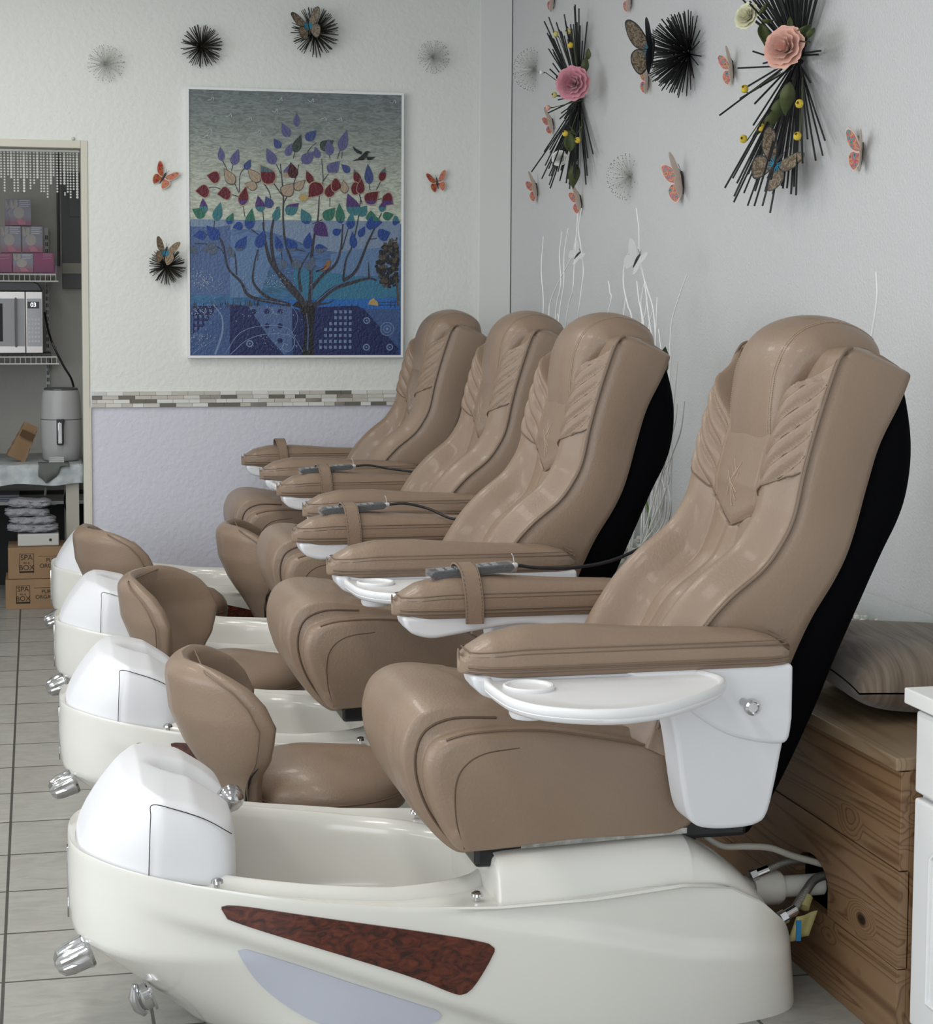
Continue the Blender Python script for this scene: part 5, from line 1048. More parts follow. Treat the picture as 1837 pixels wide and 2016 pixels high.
tg = M().grid([[(0.028 + 0.05 * i / 6 - 0.02 * j / 5, -0.004 - 0.004 * sin(i), 0.0 - 0.055 * j / 5 + 0.01 * i / 6) for i in range(7)] for j in range(6)]).build('tape_tag', TAPE, h2); s_ = tg.modifiers.new('s', 'SOLIDIFY'); s_.thickness = 0.0008
M().box(0, 0.011, -0.002, 0, 0, 0.045).build('blue_stripe', mat('blue_print', (0.02, 0.20, 0.45), 0.4), tg, loc=(0.025, -0.009, -0.052), smooth=False)
hose('grey vinyl tube curving from under the nearest chair into the bench hole', [(1.345, 3.55, 0.395), (1.39, 3.55, 0.368), (1.44, 3.55, 0.335), (1.50, 3.555, 0.328), (1.56, 3.565, 0.318), (1.62, 3.58, 0.292), (1.70, 3.60, 0.262)], 0.0075, mat('grey_vinyl', (0.42, 0.41, 0.37), 0.4), 'tube', False)
hose('thin white cord hanging behind the nearest tub', [(1.53, 3.86, 0.37), (1.515, 3.86, 0.31), (1.51, 3.86, 0.26), (1.512, 3.86, 0.20)], 0.005, PVC, 'cord', False)

# ------------------------------------------------------------------ glass tanks with pebbles, sticks
GLASS = mat('tank_glass', (0.72, 0.80, 0.78), 0.03, alpha=0.16, spec=0.6); GEDGE = mat('glass_edge', (0.03, 0.10, 0.08), 0.1)
PEB = mat('white_pebble', (0.62, 0.62, 0.58), 0.7)
def tank(x0, x1, y0, y1, h, lab, plab, seed):
    z0 = 0.6005; root = empty('glass_tank', ((x0 + x1) / 2, (y0 + y1) / 2, z0), lab, 'glass vase', 'rectangular glass tanks on the bench'); cx_, cy_ = (x0 + x1) / 2, (y0 + y1) / 2; t = 0.006; a, b_ = (x1 - x0) / 2, (y1 - y0) / 2
    for q in ((-a, -a + t, -b_, b_), (a - t, a, -b_, b_), (-a + t, a - t, -b_, -b_ + t), (-a + t, a - t, b_ - t, b_)): M().box(q[0], q[1], q[2], q[3], 0.0, h).build('glass_wall', GLASS, root, smooth=False)
    M().box(-a + t, a - t, -b_ + t, b_ - t, 0.0, 0.005).build('glass_floor', GLASS, root, smooth=False)
    e = M()
    for sx in (-1, 1):
        for sy in (-1, 1): e.box(sx * a - 0.0012, sx * a + 0.0012, sy * b_ - 0.0012, sy * b_ + 0.0012, 0, h)
    e.build('glass_edge', GEDGE, root, smooth=False)
    r = random.Random(seed); p = M()
    n = int(900 * (x1 - x0) * (y1 - y0) / 0.04)
    for k in range(min(n, 700)):
        L = r.uniform(0.008, 0.015); p.ball((cx_ + r.uniform(-a + 0.02, a - 0.02), cy_ + r.uniform(-b_ + 0.02, b_ - 0.02), z0 + 0.010 + 0.062 * r.random()), L, 4, (r.uniform(0.7, 1.2), r.uniform(0.7, 1.2), r.uniform(0.6, 0.9)))
    tag(p.build('pebbles', PEB, None, smooth=False), plab, 'pebbles', None, 'stuff')
tank(1.93, 2.20, 4.00, 4.75, 0.125, 'low glass tank of white pebbles beyond the pillow', 'heap of white pebbles in the low tank beyond the pillow', 1)
tank(1.88, 2.14, 5.62, 6.35, 0.16, 'glass tank behind the second chair holding the white sticks', 'white pebbles in the tank behind the second chair', 2)
tank(1.88, 2.14, 6.85, 7.60, 0.16, 'glass tank behind the third and fourth chairs', 'white pebbles in the tank behind the third and fourth chairs', 3)
STICK = mat('white_painted_stick', (0.78, 0.79, 0.78), 0.5)
def stick(pts_px, X, base, lab, group, r=0.0032, m=STICK):
    P = [atX(x, y, X) for x, y in pts_px]; ly = P[-1].y; b = Vector(base)
    if group: b.y = min(max(ly + (b.y - 6.4) * 0.03, 5.68), 6.28) if base[1] < 6.5 else min(max(ly, 6.90), 7.5)
    if P[-1].z > 1.2: P.append(P[-1].lerp(b, 0.35) + Vector((0.012, 0.012, 0)))
    P.append(b); C_ = catmull(P, 9 * len(P)); n = len(C_)
    o = C_[-1].copy(); s = M().tube([p - o for p in C_], [lerp(r * 0.7, r, i / (n - 1)) for i in range(n)], 6).build('curly_stick', m, None, o); return tag(s, lab, 'decorative stick', group)
gs1, gs2 = 'white curly sticks in the far glass tank', 'white curly sticks in the glass tank behind the second chair'
l1 = 'white curly willow stick rising behind the second and third chair backs'; l2 = 'white curly willow stick rising right of the second chair from the tank behind it'
T1 = (2.0, 7.15, 0.64); T2 = (2.0, 5.95, 0.64)
far = [[(1070, 465), (1066, 530), (1070, 590), (1069, 640)], [(1107, 455), (1102, 500), (1104, 560), (1094, 620)], [(1119, 449), (1111, 500), (1110, 560), (1102, 615)], [(1136, 455), (1128, 500), (1105, 545), (1085, 590), (1081, 630)],
       [(1145, 410), (1139, 450), (1143, 480), (1149, 530), (1145, 570), (1140, 610)], [(1138, 420), (1131, 520), (1128, 570), (1117, 615)], [(1198, 553), (1201, 575), (1200, 605)], [(1098, 618), (1100, 628), (1098, 650)]]
for k, p in enumerate(far): stick(p, 2.02, (T1[0] + 0.03 * sin(k * 2.1), T1[1] + 0.2 * sin(k * 1.7), T1[2]), l1, gs1)
near = [[(1246, 480), (1230, 520), (1228, 560), (1236, 600), (1245, 640)], [(1353, 540), (1335, 590), (1322, 640), (1318, 720), (1314, 800)], [(1253, 410), (1258, 450), (1259, 500), (1262, 525), (1275, 570), (1287, 615), (1290, 700)], [(1254, 553), (1258, 590), (1265, 640)],
        [(1268, 560), (1262, 600), (1268, 650)], [(1294, 585), (1292, 640), (1290, 700), (1292, 780)], [(1285, 612), (1278, 650), (1290, 720)], [(1322, 690), (1319, 750), (1318, 820), (1310, 900)], [(1334, 712), (1328, 780), (1322, 850), (1316, 950)], [(1333, 795), (1330, 830), (1317, 880), (1315, 950), (1320, 1010)],
        [(1348, 790), (1340, 850), (1322, 900), (1308, 960), (1300, 1020)], [(1260, 500), (1270, 560), (1280, 640), (1300, 760)], [(1297, 648), (1303, 700), (1308, 760), (1312, 880)], [(1320, 900), (1305, 940), (1312, 985), (1300, 1040)], [(1310, 880), (1302, 960), (1296, 1040)], [(1300, 920), (1288, 990), (1282, 1050)], [(1322, 930), (1318, 1000), (1305, 1040)],
        [(1296, 950), (1290, 1000), (1276, 1060)], [(1286, 965), (1280, 1010), (1268, 1060)], [(1312, 940), (1306, 990), (1290, 1050)], [(1232, 585), (1228, 620), (1226, 640)], [(1275, 585), (1270, 620), (1262, 650)]]
for k, p in enumerate(near): stick(p, 2.02, (T2[0] + 0.05 * sin(k * 2.3), T2[1] - 0.05 + 0.24 * sin(k * 1.3), T2[2]), l2, gs2)
stick([(1725, 535), (1727, 580), (1722, 625), (1718, 650), (1712, 700), (1700, 900)], 2.05, (2.08, 4.3, 0.64), 'single white curly stick rising behind the nearest chair headrest', None)
for k, (p, b_) in enumerate([([(1256, 390), (1262, 430), (1264, 500)], (2.05, 6.5, 1.0)), ]): pass
GRN = mat('bamboo_green', (0.10, 0.17, 0.03), 0.5)
stick([(1272, 985), (1278, 1020), (1276, 1055)], 2.02, (2.01, 5.78, 0.62), 'green bamboo stalk among the white sticks behind the second chair', None, 0.006, GRN)
o = leaf(atX(1304, 740, 2.02), 0.10, (0, -0.35, 1), 'pointed green leaf tip showing right of the second chair back', None); del_g = o.get('group')
# clear butterflies clipped to the sticks
def crystal(px, py, s, roll, lab):
    r = butterfly('crystal_butterfly', atX(px, py, 2.0), 'r', s, roll, 0.5, BFC, lab, 'clear plastic butterflies clipped to the sticks', mat('clear_rim', (0.72, 0.74, 0.74), 0.1, alpha=0.4), False, yaw=0.5); return r
crystal(1140, 502, 0.085, 0.9, 'clear plastic butterfly clipped to a stick, left one near the corner'); crystal(1257, 512, 0.11, 0.6, 'clear plastic butterfly clipped to a stick, right one above the second chair')
# ------------------------------------------------------------------ pantry seen through the doorway
def onP(px, py, Y): return atY(px, py, Y)
# crystal bead curtain: far too many beads to count
BEAD = mat('crystal_beads', (0.62, 0.63, 0.60), 0.12, spec=0.8, alpha=0.85); r = random.Random(5); bd = M(); x = DX0 + 0.01; k = 0
while x < DX1 - 0.035:
    L = int(r.choice([9, 10, 12, 13, 14, 15, 15, 17])) if x < 0.16 else int(r.choice([14, 17, 17]))
    if x > -0.32:
        for q in range(L): bd.ball((x, YB + 0.06, DZ - 0.055 - q * 0.0125), 0.0052 if (k % 4) else 0.0068, 3, (1, 0.6, 1))
    x += 0.0125 + 0.004 * r.random(); k += 1
bd.box(DX0 + 0.005, DX1 - 0.035, YB + 0.055, YB + 0.065, DZ - 0.05, DZ - 0.04)
tag(bd.build('bead_curtain', BEAD, None, smooth=True), 'short fringe of crystal beads hanging at the top of the doorway', 'bead curtain', None, 'stuff')
p = onB(144, 273, 0.006); tag(M().ball((0, 0, 0), 0.008, 5).build('crystal_button', BEAD, None, p), 'small crystal button stuck on the wall above the doorway', 'button')
# small screw heads and marks are part of the wall; cup hook left of the painting
YW = 9.72; YS = 9.30
WIRE = mat('white_coated_wire', (0.66, 0.66, 0.62), 0.4); BRK = mat('shelf_bracket_white', (0.55, 0.56, 0.55), 0.4)
def wire_shelf(z, x1, lab):
    root = empty('wire_shelf', (0, YS, z), lab, 'shelf', 'white wire shelves in the pantry'); f = M()
    f.tube([(-0.9, 0, 0), (x1, 0, 0)], 0.004, 6).tube([(-0.9, 0, -0.035), (x1 + 0.012, 0, -0.035)], 0.004, 6)
    for k in range(40):
        x = x1 - k * 0.026
        if x > -0.9: f.tube([(x, 0, 0), (x, 0, -0.035)], 0.0016, 5)
    f.build('front_lip', WIRE, root); d = M()
    for k in range(46):
        x = x1 - 0.0125 * 2 * k
        if x > -0.9: d.tube([(x, 0, 0), (x, YW - YS - 0.01, 0)], 0.0018, 5)
    for q in (0.14, 0.28, 0.41): d.tube([(-0.9, q, -0.003), (x1, q, -0.003)], 0.0035, 6)
    d.build('deck_wires', WIRE, root)
    b = M().prism([(0.02, -0.006), (YW - YS - 0.012, -0.006), (YW - YS - 0.012, -0.09), (YW - YS - 0.03, -0.09)], x1 - 0.045, x1 - 0.039, 'x'); b.build('bracket', BRK, root, smooth=False)
    return root
zs1 = onP(60, 540, YS).z; zs2 = onP(60, 703, YS).z; xs1 = onP(110, 545, YS).x
wire_shelf(zs1, xs1, 'upper white wire shelf holding the pink boxes in the pantry'); wire_shelf(zs2, xs1, 'lower white wire shelf holding the microwave in the pantry')
st = M().box(-0.010, 0.010, -0.012, 0.0, 0, 0.92); hs = M()
x_ = onP(93, 600, 9.7).x
so = tag(st.build('shelf_standard', BRK, None, (x_, YW - 0.001, 0.98), smooth=False), 'slotted white shelf standard on the pantry wall', 'shelf standard')
for k in range(24): hs.box(-0.006, -0.002, -0.0135, -0.012, 0.03 + k * 0.036, 0.052 + k * 0.036).box(0.002, 0.006, -0.0135, -0.012, 0.03 + k * 0.036, 0.052 + k * 0.036)
hs.build('slots', GAP, so, smooth=False)
# boxes on the upper shelf
def bx_mat(name, c, c2):
    m = mat(name, c, 0.3); nt = m.node_tree; b = nt.nodes['Principled BSDF']; L = nt.links.new; tc = nd(m, 'ShaderNodeTexCoord'); sx = nd(m, 'ShaderNodeSeparateXYZ'); mr = nd(m, 'ShaderNodeMapRange'); mr.inputs[1].default_value = 0.0; mr.inputs[2].default_value = 0.16
    r = ramp(m, [(0.0, c2), (0.08, c2), (0.32, c), (1.0, c)]); L(tc.outputs['Object'], sx.inputs[0]); L(sx.outputs[2], mr.inputs[0]); L(mr.outputs[0], r.inputs[0]); L(r.outputs[0], b.inputs['Base Color']); return m
GB = bx_mat('lavender_box_print', (0.20, 0.20, 0.26), (0.22, 0.075, 0.12)); MB = bx_mat('magenta_box_print', (0.22, 0.02, 0.10), (0.16, 0.015, 0.08)); SH = mat('shell_print', (0.36, 0.33, 0.31), 0.4); WT = mat('white_print', (0.55, 0.55, 0.58), 0.4); DK = mat('dark_box_side', (0.05, 0.03, 0.05), 0.5); ROSEP = mat('rose_print', (0.42, 0.16, 0.22), 0.4)
def pbox(px0, px1, py0, py1, m, lab, kind, txt=None, Y=YS + 0.02):
    a = onP(px0, py1, Y); b = onP(px1, py0, Y); w_, h = b.x - a.x, b.z - a.z; root = empty('product_box', (a.x, Y, a.z), lab, 'box', 'boxes on the upper pantry shelf')
    M().box(0, w_, 0, 0.07, 0, h).build('carton', m, root, smooth=False, bevel=0.001); g = M(); q = M()
    if kind == 'shell':
        for k in range(16): a0, a1 = 2 * pi * k / 16, 2 * pi * (k + 1) / 16; g.add([(w_ * 0.42, -0.0012, h * 0.48), (w_ * (0.42 + 0.26 * cos(a0)), -0.0012, h * (0.48 + 0.22 * sin(a0))), (w_ * (0.42 + 0.26 * cos(a1)), -0.0012, h * (0.48 + 0.22 * sin(a1)))], [(0, 1, 2)])
        g.add([(w_ * x, -0.0014, h * z) for x, z in ((0.22, 0.95), (0.34, 0.97), (0.38, 0.80), (0.30, 0.62), (0.18, 0.70))], [(0, 1, 2, 3, 4)]).add([(w_ * x, -0.0014, h * z) for x, z in ((0.02, 0.98), (0.12, 0.9), (0.2, 0.66), (0.12, 0.6), (0.02, 0.7))], [(0, 1, 2, 3, 4)])
        g.build('shell_picture', SH, root, smooth=False, recalc=False)
        q.add([(w_ * x, -0.0015, h * z) for x, z in ((0.3, 0.24), (0.5, 0.28), (0.7, 0.16), (0.75, 0.05), (0.4, 0.04))], [(0, 1, 2, 3, 4)]); q.build('rose_picture', ROSEP, root, smooth=False, recalc=False)
    l = M()
    for k in range(4): l.box(w_ * 0.45, w_ * (0.93 - 0.06 * (k % 2)), -0.0014, -0.0008, h * (0.93 - 0.07 * k), h * (0.955 - 0.07 * k))
    l.build('printed_lines', WT if kind == 'shell' else mat('pink_print', (0.42, 0.2, 0.3), 0.4), root, smooth=False)
    return root
pbox(20, 61, 392, 444, GB, 'lavender box on top of the pink box stack, front one', 'shell'); pbox(10, 50, 393, 444, GB, 'lavender box half hidden behind the topmost one', 'shell', Y=YS + 0.1)
pbox(2, 41, 445, 497, GB, 'lavender box in the middle row, left one', 'shell'); pbox(44, 84, 446, 497, GB, 'lavender box in the middle row, right one', 'shell')
pbox(-22, 24, 499, 536, MB, 'magenta box in the bottom row at the left edge', 'plain'); pbox(26, 66, 499, 536, GB, 'lavender box in the bottom row between two magenta ones', 'shell'); pbox(67, 106, 498, 536, MB, 'magenta box at the right end of the bottom row', 'plain')
t_ = onP(0, 553, YS + 0.03); t2 = onP(112, 537, YS + 0.03)
fb = tag(M().box(-0.22, t2.x - t_.x, 0, 0.12, 0, t2.z - t_.z).build('flat_carton', mat('navy_pink_carton', (0.07, 0.07, 0.14), 0.4, noise=(0.3, 0.12, 0.16), nscale=14), None, (t_.x, YS + 0.03, zs1 + 0.005), smooth=False), 'flat dark blue printed carton lying under the box stack', 'box')
# microwave
a = onP(0, 697, YS - 0.02); bb = onP(84, 576, YS - 0.02); mh = bb.z - a.z
mw = empty('microwave_oven', (bb.x, YS - 0.02, a.z + 0.004), 'silver microwave oven with a lit clock on the lower pantry shelf', 'microwave')
SIL = mat('brushed_silver', (0.42, 0.40, 0.39), 0.28, 0.7); MG = mat('microwave_glass', (0.17, 0.17, 0.18), 0.1, coat=0.4)
M().box(-0.50, 0, 0.012, 0.36, 0.0, mh).build('housing', mat('grey_housing', (0.2, 0.2, 0.2), 0.4), mw, smooth=False, bevel=0.004)
d = M().box(-0.50, -0.088, 0, 0.014, 0, mh).build('door', SIL, mw, smooth=False, bevel=0.003); M().box(-0.49, -0.092, -0.002, 0.001, 0.035, mh - 0.035).build('door_glass', mat('door_grey', (0.25, 0.25, 0.26), 0.2), d, smooth=False); M().box(-0.45, -0.20, -0.003, 0.0, 0.06, mh - 0.06).build('door_window', GAP, d, smooth=False)
M().tube([(-0.135, -0.002, 0.035), (-0.135, -0.022, 0.042), (-0.135, -0.024, mh / 2), (-0.135, -0.022, mh - 0.042), (-0.135, -0.002, mh - 0.035)], 0.006, 8).build('handle', CHROME, d)
cpn = M().box(-0.085, -0.001, 0, 0.014, 0, mh).build('control_panel', SIL, mw, smooth=False, bevel=0.003); M().box(-0.080, -0.006, -0.002, 0.001, 0.035, mh - 0.035).build('keypad', MG, cpn, smooth=False)
M().box(-0.076, -0.018, -0.004, -0.001, mh - 0.085, mh - 0.05).build('display', BLACKP, cpn, smooth=False)
text_obj('clock_digits', '03', 0.03, mat('clock_glow', (0.85, 0.95, 1.0), 0.5, emit=2.0), cpn, (-0.047, -0.0045, mh - 0.067), (pi / 2, 0, 0))
kb = M()
for i in range(4):
    for j in range(6): kb.box(-0.074 + i * 0.016, -0.064 + i * 0.016, -0.0035, -0.001, 0.055 + j * 0.022, 0.067 + j * 0.022)
kb.build('key', mat('key_print', (0.5, 0.5, 0.52), 0.3), cpn, smooth=False)
# dark appliance lid on the microwave
q1 = onP(0, 572, YS); q2 = onP(82, 562, YS)
lid = M().prism([(-0.42, 0.0), (-0.42, 0.045), (-0.40, 0.052), (-0.045, 0.052), (-0.02, 0.042), (-0.004, 0.018), (0, 0.0)], 0.02, 0.30); ob = lid.build('toaster_oven_lid', mat('dark_grey_enamel', (0.035, 0.035, 0.04), 0.35), None, (onP(83, 570, YS).x, YS, a.z + 0.004 + mh + 0.001), bevel=0.006); tag(ob, 'dark rounded appliance lying on top of the microwave', 'appliance')
cd = catmull([onP(88, 615, 9.5), onP(95, 650, 9.45), onP(105, 680, 9.4), onP(125, 720, 9.4), onP(140, 745, 9.42), onP(147, 770, 9.5)], 30)
o = cd[0].copy(); tag(M().tube([p - o for p in cd], 0.006, 8).build('power_cord', BLACKP, None, o), 'black power cord running down from behind the microwave', 'cord')
mwt = tag(M().box(-0.55, 0.02, 0, 0.36, 0, 0.006).build('shelf_liner', mat('dark_liner', (0.05, 0.05, 0.05), 0.5), None, (onP(93, 700, YS).x, YS + 0.005, a.z - 0.0045), smooth=False), 'dark liner sheet under the microwave', 'shelf liner')
# breaker panel
a1 = onP(123, 568, 9.66); a2 = onP(163, 340, 9.66); ep = empty('breaker_panel', (a1.x, 9.66, a1.z), 'tall dark grey electrical panel on the pantry wall', 'electrical panel'); EG = mat('panel_grey', (0.085, 0.085, 0.085), 0.5)
w_, h_ = a2.x - a1.x, a2.z - a1.z; M().box(0, w_, 0, 0.058, 0, h_).build('cabinet', EG, ep, smooth=False, bevel=0.002); M().box(w_ * 0.35, w_, -0.006, 0.0, h_ * 0.62, h_ * 0.95).build('cover', mat('panel_cover', (0.07, 0.07, 0.072), 0.4), ep, smooth=False, bevel=0.002); M().box(0.0, w_, -0.004, 0, h_ * 0.13, h_ * 0.22).build('paper_label', mat('paper_label', (0.32, 0.31, 0.27), 0.7), ep, smooth=False)
M().box(0, 0.01, -0.01, 0, h_ * 0.8, h_ * 0.83).build('latch', CHROME, ep, smooth=False, loc=(w_ * 0.12, 0, 0)); M().tube([(-0.018, 0.03, 0.12), (-0.018, 0.03, 0.95)], 0.008, 8).build('conduit', EG, ep)
# table with cloth
TBZ = onP(60, 915, 9.0).z; TX1 = 0.225
TC = mat('patterned_oilcloth', (0.50, 0.53, 0.53), 0.4, noise=(0.36, 0.40, 0.42), nscale=22)
tb = empty('pantry_table', (TX1, 9.0, 0), 'narrow pantry table with pale wooden leg under the air fryer', 'table'); LG = mat('pale_wood_leg', (0.42, 0.41, 0.35), 0.6)
M().box(-0.95, -0.002, 0.03, 0.68, TBZ - 0.03, TBZ - 0.004).build('table_board', LG, tb, smooth=False); M().box(-0.082, -0.018, 0.03, 0.09, 0.0, TBZ - 0.03).build('leg', LG, tb, smooth=False); M().box(-0.94, -0.88, 0.03, 0.09, 0.0, TBZ - 0.03).build('leg', LG, tb, smooth=False); M().box(-0.082, -0.018, 0.60, 0.66, 0.0, TBZ - 0.03).build('leg', LG, tb, smooth=False); M().box(-0.94, -0.88, 0.60, 0.66, 0.0, TBZ - 0.03).build('leg', LG, tb, smooth=False)
ct = M(); rows = []
zf = onP(60, 955, 8.99).z
for i in range(60):
    x = -0.955 + 0.957 * i / 59; wv = 0.006 * sin(i * 0.7); rows.append([(x, 0.69, TBZ), (x, 0.03, TBZ), (x, 0.015 + wv * 0.2, TBZ - 0.004), (x, 0.008 + wv * 0.6, TBZ - 0.03), (x, 0.004 + wv, (TBZ + zf) / 2), (x, 0.0 + wv * 1.3, zf + 0.006 * sin(i * 0.35)), (x, 0.004 + wv * 1.3, zf + 0.006 * sin(i * 0.35))])
ct.grid(rows); co = ct.build('oilcloth', TC, None, (TX1, 8.99, 0.001), angle=60); tag(co, 'pale patterned oilcloth draped over the pantry table edge', 'tablecloth'); co.modifiers.new('s', 'SOLIDIFY').thickness = 0.0012
tz = TBZ + 0.003
# air fryer
af = empty('air_fryer', (onP(121, 880, 9.22).x, 9.22, tz), 'white rounded air fryer with a chrome handle on the pantry table', 'air fryer'); AFW = mat('grey_white_plastic', (0.42, 0.42, 0.42), 0.35)
hh = onP(115, 766, 9.3).z - tz; R_ = 0.102
M().lathe([(0.0, 0.0), (R_ * 0.8, 0.0), (R_ * 0.92, 0.012), (R_ * 0.99, 0.07), (R_ * 1.01, 0.13), (R_, hh * 0.6), (R_ * 0.95, hh * 0.88), (R_ * 0.90, hh * 0.97), (R_ * 0.86, hh), (0, hh)], 40).build('body', AFW, af)
M().lathe([(0, hh), (R_ * 0.84, hh + 0.001), (R_ * 0.84, hh + 0.008), (R_ * 0.78, hh + 0.012), (0, hh + 0.014)], 40).build('lid', mat('smoked_lid', (0.08, 0.085, 0.085), 0.15), af)
hd = M().prism([(-0.014, -0.065), (0.014, -0.065), (0.017, -0.055), (0.017, 0.045), (0.022, 0.05), (0.022, 0.065), (-0.017, 0.065), (-0.017, -0.055)], -0.135, -0.095).build('handle', BLACKP, af, loc=(-0.008, 0, hh * 0.42), bevel=0.003); M().prism([(-0.011, -0.058), (0.011, -0.058), (0.011, 0.05), (-0.011, 0.05)], -0.141, -0.134).build('handle_trim', CHROME, hd, bevel=0.003)
M().lathe([(R_ * 1.012, hh * 0.585), (R_ * 1.012, hh * 0.592)], 40).build('drawer_line', GAP, af)
# paper bag, leaning
bg_ = M(); c_ = onP(44, 880, 9.25); rows = []
for j in range(9):
    v = j / 8; hw = 0.048 * (1 - 0.25 * v); dp = 0.03 * (1 - 0.75 * v); rows.append([(hw * cx_ + 0.004 * sin(j * 3 + k), dp * cy_ + 0.003 * sin(j * 2 + k), 0.19 * v) for k, (cx_, cy_) in enumerate([(-1, -1), (-0.3, -1.15), (0.4, -0.9), (1, -1), (1.05, 0), (1, 1), (0, 1.1), (-1, 1), (-1.06, 0)])])
bo = bg_.grid(rows, cu=True, cap0=True, cap1=True).build('paper_bag', mat('kraft_paper', (0.26, 0.16, 0.085), 0.6), None, (onP(30, 890, 9.2).x, 9.2, tz + 0.012), (0, 0.45, 0.15), angle=35); tag(bo, 'crumpled brown paper bag leaning beside the air fryer', 'paper bag')
M().box(-0.036, 0.034, -0.036, -0.032, 0.115, 0.15).build('bag_band', mat('dark_kraft_print', (0.09, 0.05, 0.02), 0.6), bo, smooth=False)
# grey towel + white folded cloth on the table edge
tw = M(); rows = []
for i in range(18):
    u = i / 17; x = 0.15 * u; dr = 0.095 * (1 - abs(2 * u - 0.55) ** 1.5 * 0.9); rows.append([(x, 0.10, 0.003), (x, 0.02, 0.004), (x + 0.003, -0.006, 0.001), (x + 0.004 * sin(i), -0.012, -max(0.01, dr) * 0.5), (x + 0.006 * sin(i * 0.8), -0.011 + 0.004 * sin(i), -max(0.012, dr))])
to = tw.grid(rows).build('grey_cloth', mat('grey_towel', (0.13, 0.14, 0.13), 0.9), None, (onP(75, 905, 8.99).x, 8.99, TBZ + 0.003), angle=180); to.modifiers.new('s', 'SOLIDIFY').thickness = 0.002; tag(to, 'dark grey cloth hanging over the pantry table edge', 'cloth')
wc = M()
for k in range(3): wc.tube([(-0.035, 0.03, 0.006 + 0.009 * k), (0, 0.032 + 0.002 * k, 0.007 + 0.009 * k), (0.035, 0.03, 0.006 + 0.009 * k)], [0.005, 0.006, 0.005], 8, flat=5 if False else 1.0).box(-0.038, 0.036, 0.03, 0.07, 0.001 + 0.009 * k, 0.009 + 0.009 * k)
tag(wc.build('folded_washcloth', mat('white_terry', (0.52, 0.52, 0.52), 0.9, bump='noise', bscale=300, bstr=0.6), None, (onP(112, 900, 9.0).x, 8.985, TBZ + 0.006), smooth=True), 'small white folded cloth lying on the grey cloth', 'cloth')
# cartons with printed lettering
KR = mat('cardboard', (0.30, 0.19, 0.105), 0.75, noise=(0.27, 0.165, 0.09), nscale=8); INK = mat('black_ink', (0.02, 0.015, 0.01), 0.7)
def carton(x0, z0, z1, x1, lab, yy):
    root = empty('cardboard_box', (x0, yy, z0), lab, 'cardboard box', 'printed cardboard boxes in the pantry'); w_, h = x1 - x0, z1 - z0
    M().box(0, w_, 0, 0.26, 0, h).build('carton', KR, root, smooth=False, bevel=0.002)
    s_ = h / 0.155
    fr = M(); a0, a1, b0, b1 = 0.058 * s_ * 0.92, 0.135 * s_ * 0.92, 0.03 * s_, 0.125 * s_
    for q in ((a0, a1, b1 - 0.002, b1), (a0, a0 + 0.002, b0, b1), (a1 - 0.002, a1, b0, b1), (a0, a1, b0, b0 + 0.009)): fr.box(q[0], q[1], -0.0012, -0.0002, q[2], q[3])
    fr.build('logo_frame', INK, root, smooth=False); xc = (a0 + a1) / 2
    for tx, sz, zz in (('SPA', 0.036, 0.105), ('IN A', 0.016, 0.078), ('BOX', 0.036, 0.055)): text_obj('box_lettering', tx, sz * s_, INK, root, (xc, -0.0006, zz * s_), (pi / 2, 0, 0))
    for tx, sz, zz in (('PURE', 0.028, 0.090), ('ORGANIC', 0.028, 0.062)): text_obj('box_lettering', tx, sz * s_, INK, root, (0.215 * s_, -0.0006, zz * s_), (pi / 2, 0, 0))
    M().box(0.145 * s_, 0.27 * s_, -0.001, -0.0002, 0.110 * s_, 0.112 * s_).build('printed_rule', INK, root, smooth=False)
    return root
zb1 = onP(60, 1140, 8.86).z; zb2 = onP(60, 1078, 8.88).z
carton(onP(11, 1170, 8.86).x, 0.0, 0.146, 0.139, 'lower SPA IN A BOX cardboard box on the floor by the doorway', 8.86)
carton(onP(16, 1110, 8.88).x, 0.1475, zb2, 0.140, 'upper SPA IN A BOX cardboard box stacked on the other', 8.88)
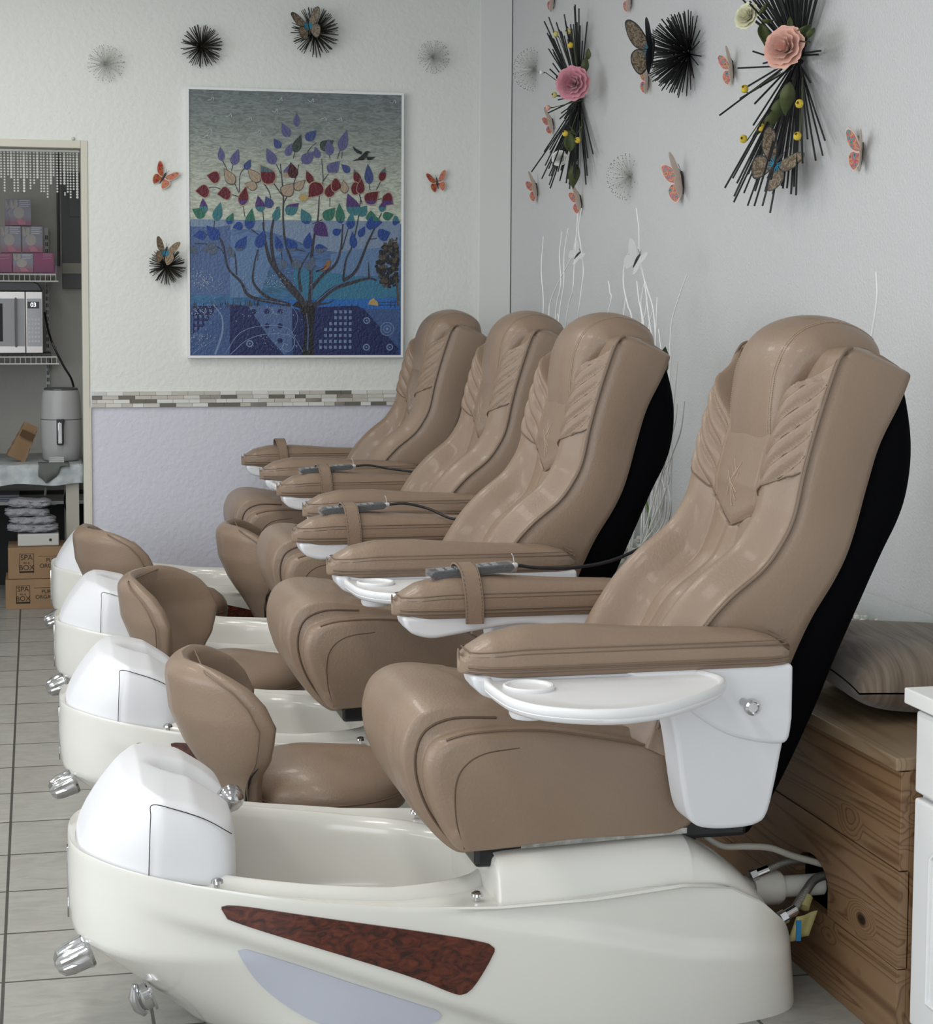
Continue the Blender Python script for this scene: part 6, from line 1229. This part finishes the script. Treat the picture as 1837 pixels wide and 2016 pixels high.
# white power box and towels on the cartons
pw = empty('white_device', (onP(35, 1075, 8.92).x, 8.92, zb2 + 0.001), 'flat white plastic device with a black button on the boxes', 'device'); wz = onP(60, 1052, 8.92).z - zb2
M().box(0, 0.20, 0, 0.16, 0, wz).build('casing', mat('off_white_plastic', (0.52, 0.52, 0.49), 0.4), pw, smooth=False, bevel=0.006); M().lathe([(0.0, -0.002), (0.007, -0.002), (0.007, 0.002), (0, 0.002)], 16, (0.158, 0, wz * 0.5), 'y').build('round_button', BLACKP, pw)
TERRY = mat('grey_white_terry', (0.40, 0.40, 0.44), 0.95, bump='noise', bscale=220, bstr=0.9)
z = zb2 + wz + 0.003; x0 = onP(12, 1000, 8.95).x
for k in range(4):
    h = 0.040; L = (0.24, 0.22, 0.21, 0.20)[k]; m_ = M(); rows = []
    pr = []
    for j in range(28):
        a_ = 2 * pi * j / 28; pr.append((0.075 * math.copysign(abs(cos(a_)) ** 0.4, cos(a_)), h / 2 * math.copysign(abs(sin(a_)) ** 0.6, sin(a_)) * (1 - 0.18 * (abs(sin(3 * a_)) > 0.9))))
    for i in range(22):
        u = i / 21; e = max(0.3, (1 - abs(2 * u - 1) ** 7)) ** 0.5; rows.append([(L * u + 0.006 * sin(q * 1.3 + k * 2), y * e + 0.004 * sin(i * 1.1 + q), zz * e + 0.003 * sin(i * 0.35 + k * 2) + 0.002 * sin(q * 1.7 + i)) for q, (y, zz) in enumerate(pr)])
    m_.grid(rows, cu=True, cap0=True, cap1=True); ob = m_.build('folded_towel', TERRY, None, (x0 + 0.012 * sin(k * 2.3) + 0.008, 9.0, z + h / 2 + 0.004), (0, 0.03 * sin(k), 0), angle=180)
    tag(ob, ['grey white towel at the bottom of the pile on the white device', 'crumpled grey white towel second from the bottom of the pile', 'grey white towel second from the top of the pile', 'folded grey white towel on top of the pile'][k], 'towel', 'towels piled on the pantry boxes'); z += h + 0.001
lt = catmull([onP(90, 960, 9.6), onP(90, 985, 9.6), onP(108, 992, 9.6), onP(122, 982, 9.6)], 16); o = lt[0].copy(); tag(M().tube([p - o for p in lt], 0.007, 8).build('drain_loop', PVC, None, o), 'white bent pipe on the wall under the pantry table', 'pipe')
cd = catmull([onP(134, 955, 9.3), onP(127, 985, 9.25), onP(133, 1010, 9.15), onP(143, 1020, 9.1), onP(148, 1035, 9.06), onP(155, 1042, 9.05)], 30); o = cd[0].copy(); tag(M().tube([p - o for p in cd], 0.005, 8).build('power_cord', BLACKP, None, o), 'black cord hanging beside the pantry table leg', 'cord')
bk = tag(M().box(-0.30, 0.34, 0, 0.03, 0.0, 0.50).build('black_panel', GAP, None, (0.0, 9.66, 0.0), smooth=False), 'black panel standing under the pantry table', 'panel')  # plain black sheet against the wall under the table
fs = M()
for k in range(3): fs.box(-0.2, 0.0, 0, 0.2, 0.012 * k, 0.012 * k + 0.010)
tag(fs.build('linen_stack', mat('lilac_linen', (0.34, 0.34, 0.42), 0.9), None, (onP(38, 980, 9.3).x, 9.3, 0.485), smooth=False, bevel=0.004), 'flat lilac grey linens folded on the ledge behind the towels', 'linen')
tag(M().box(-0.35, 0.34, 0, 0.33, 0.465, 0.482).build('under_shelf', BRK, None, (0.0, 9.32, 0.0), smooth=False), 'pale ledge board under the pantry table behind the towels', 'shelf')
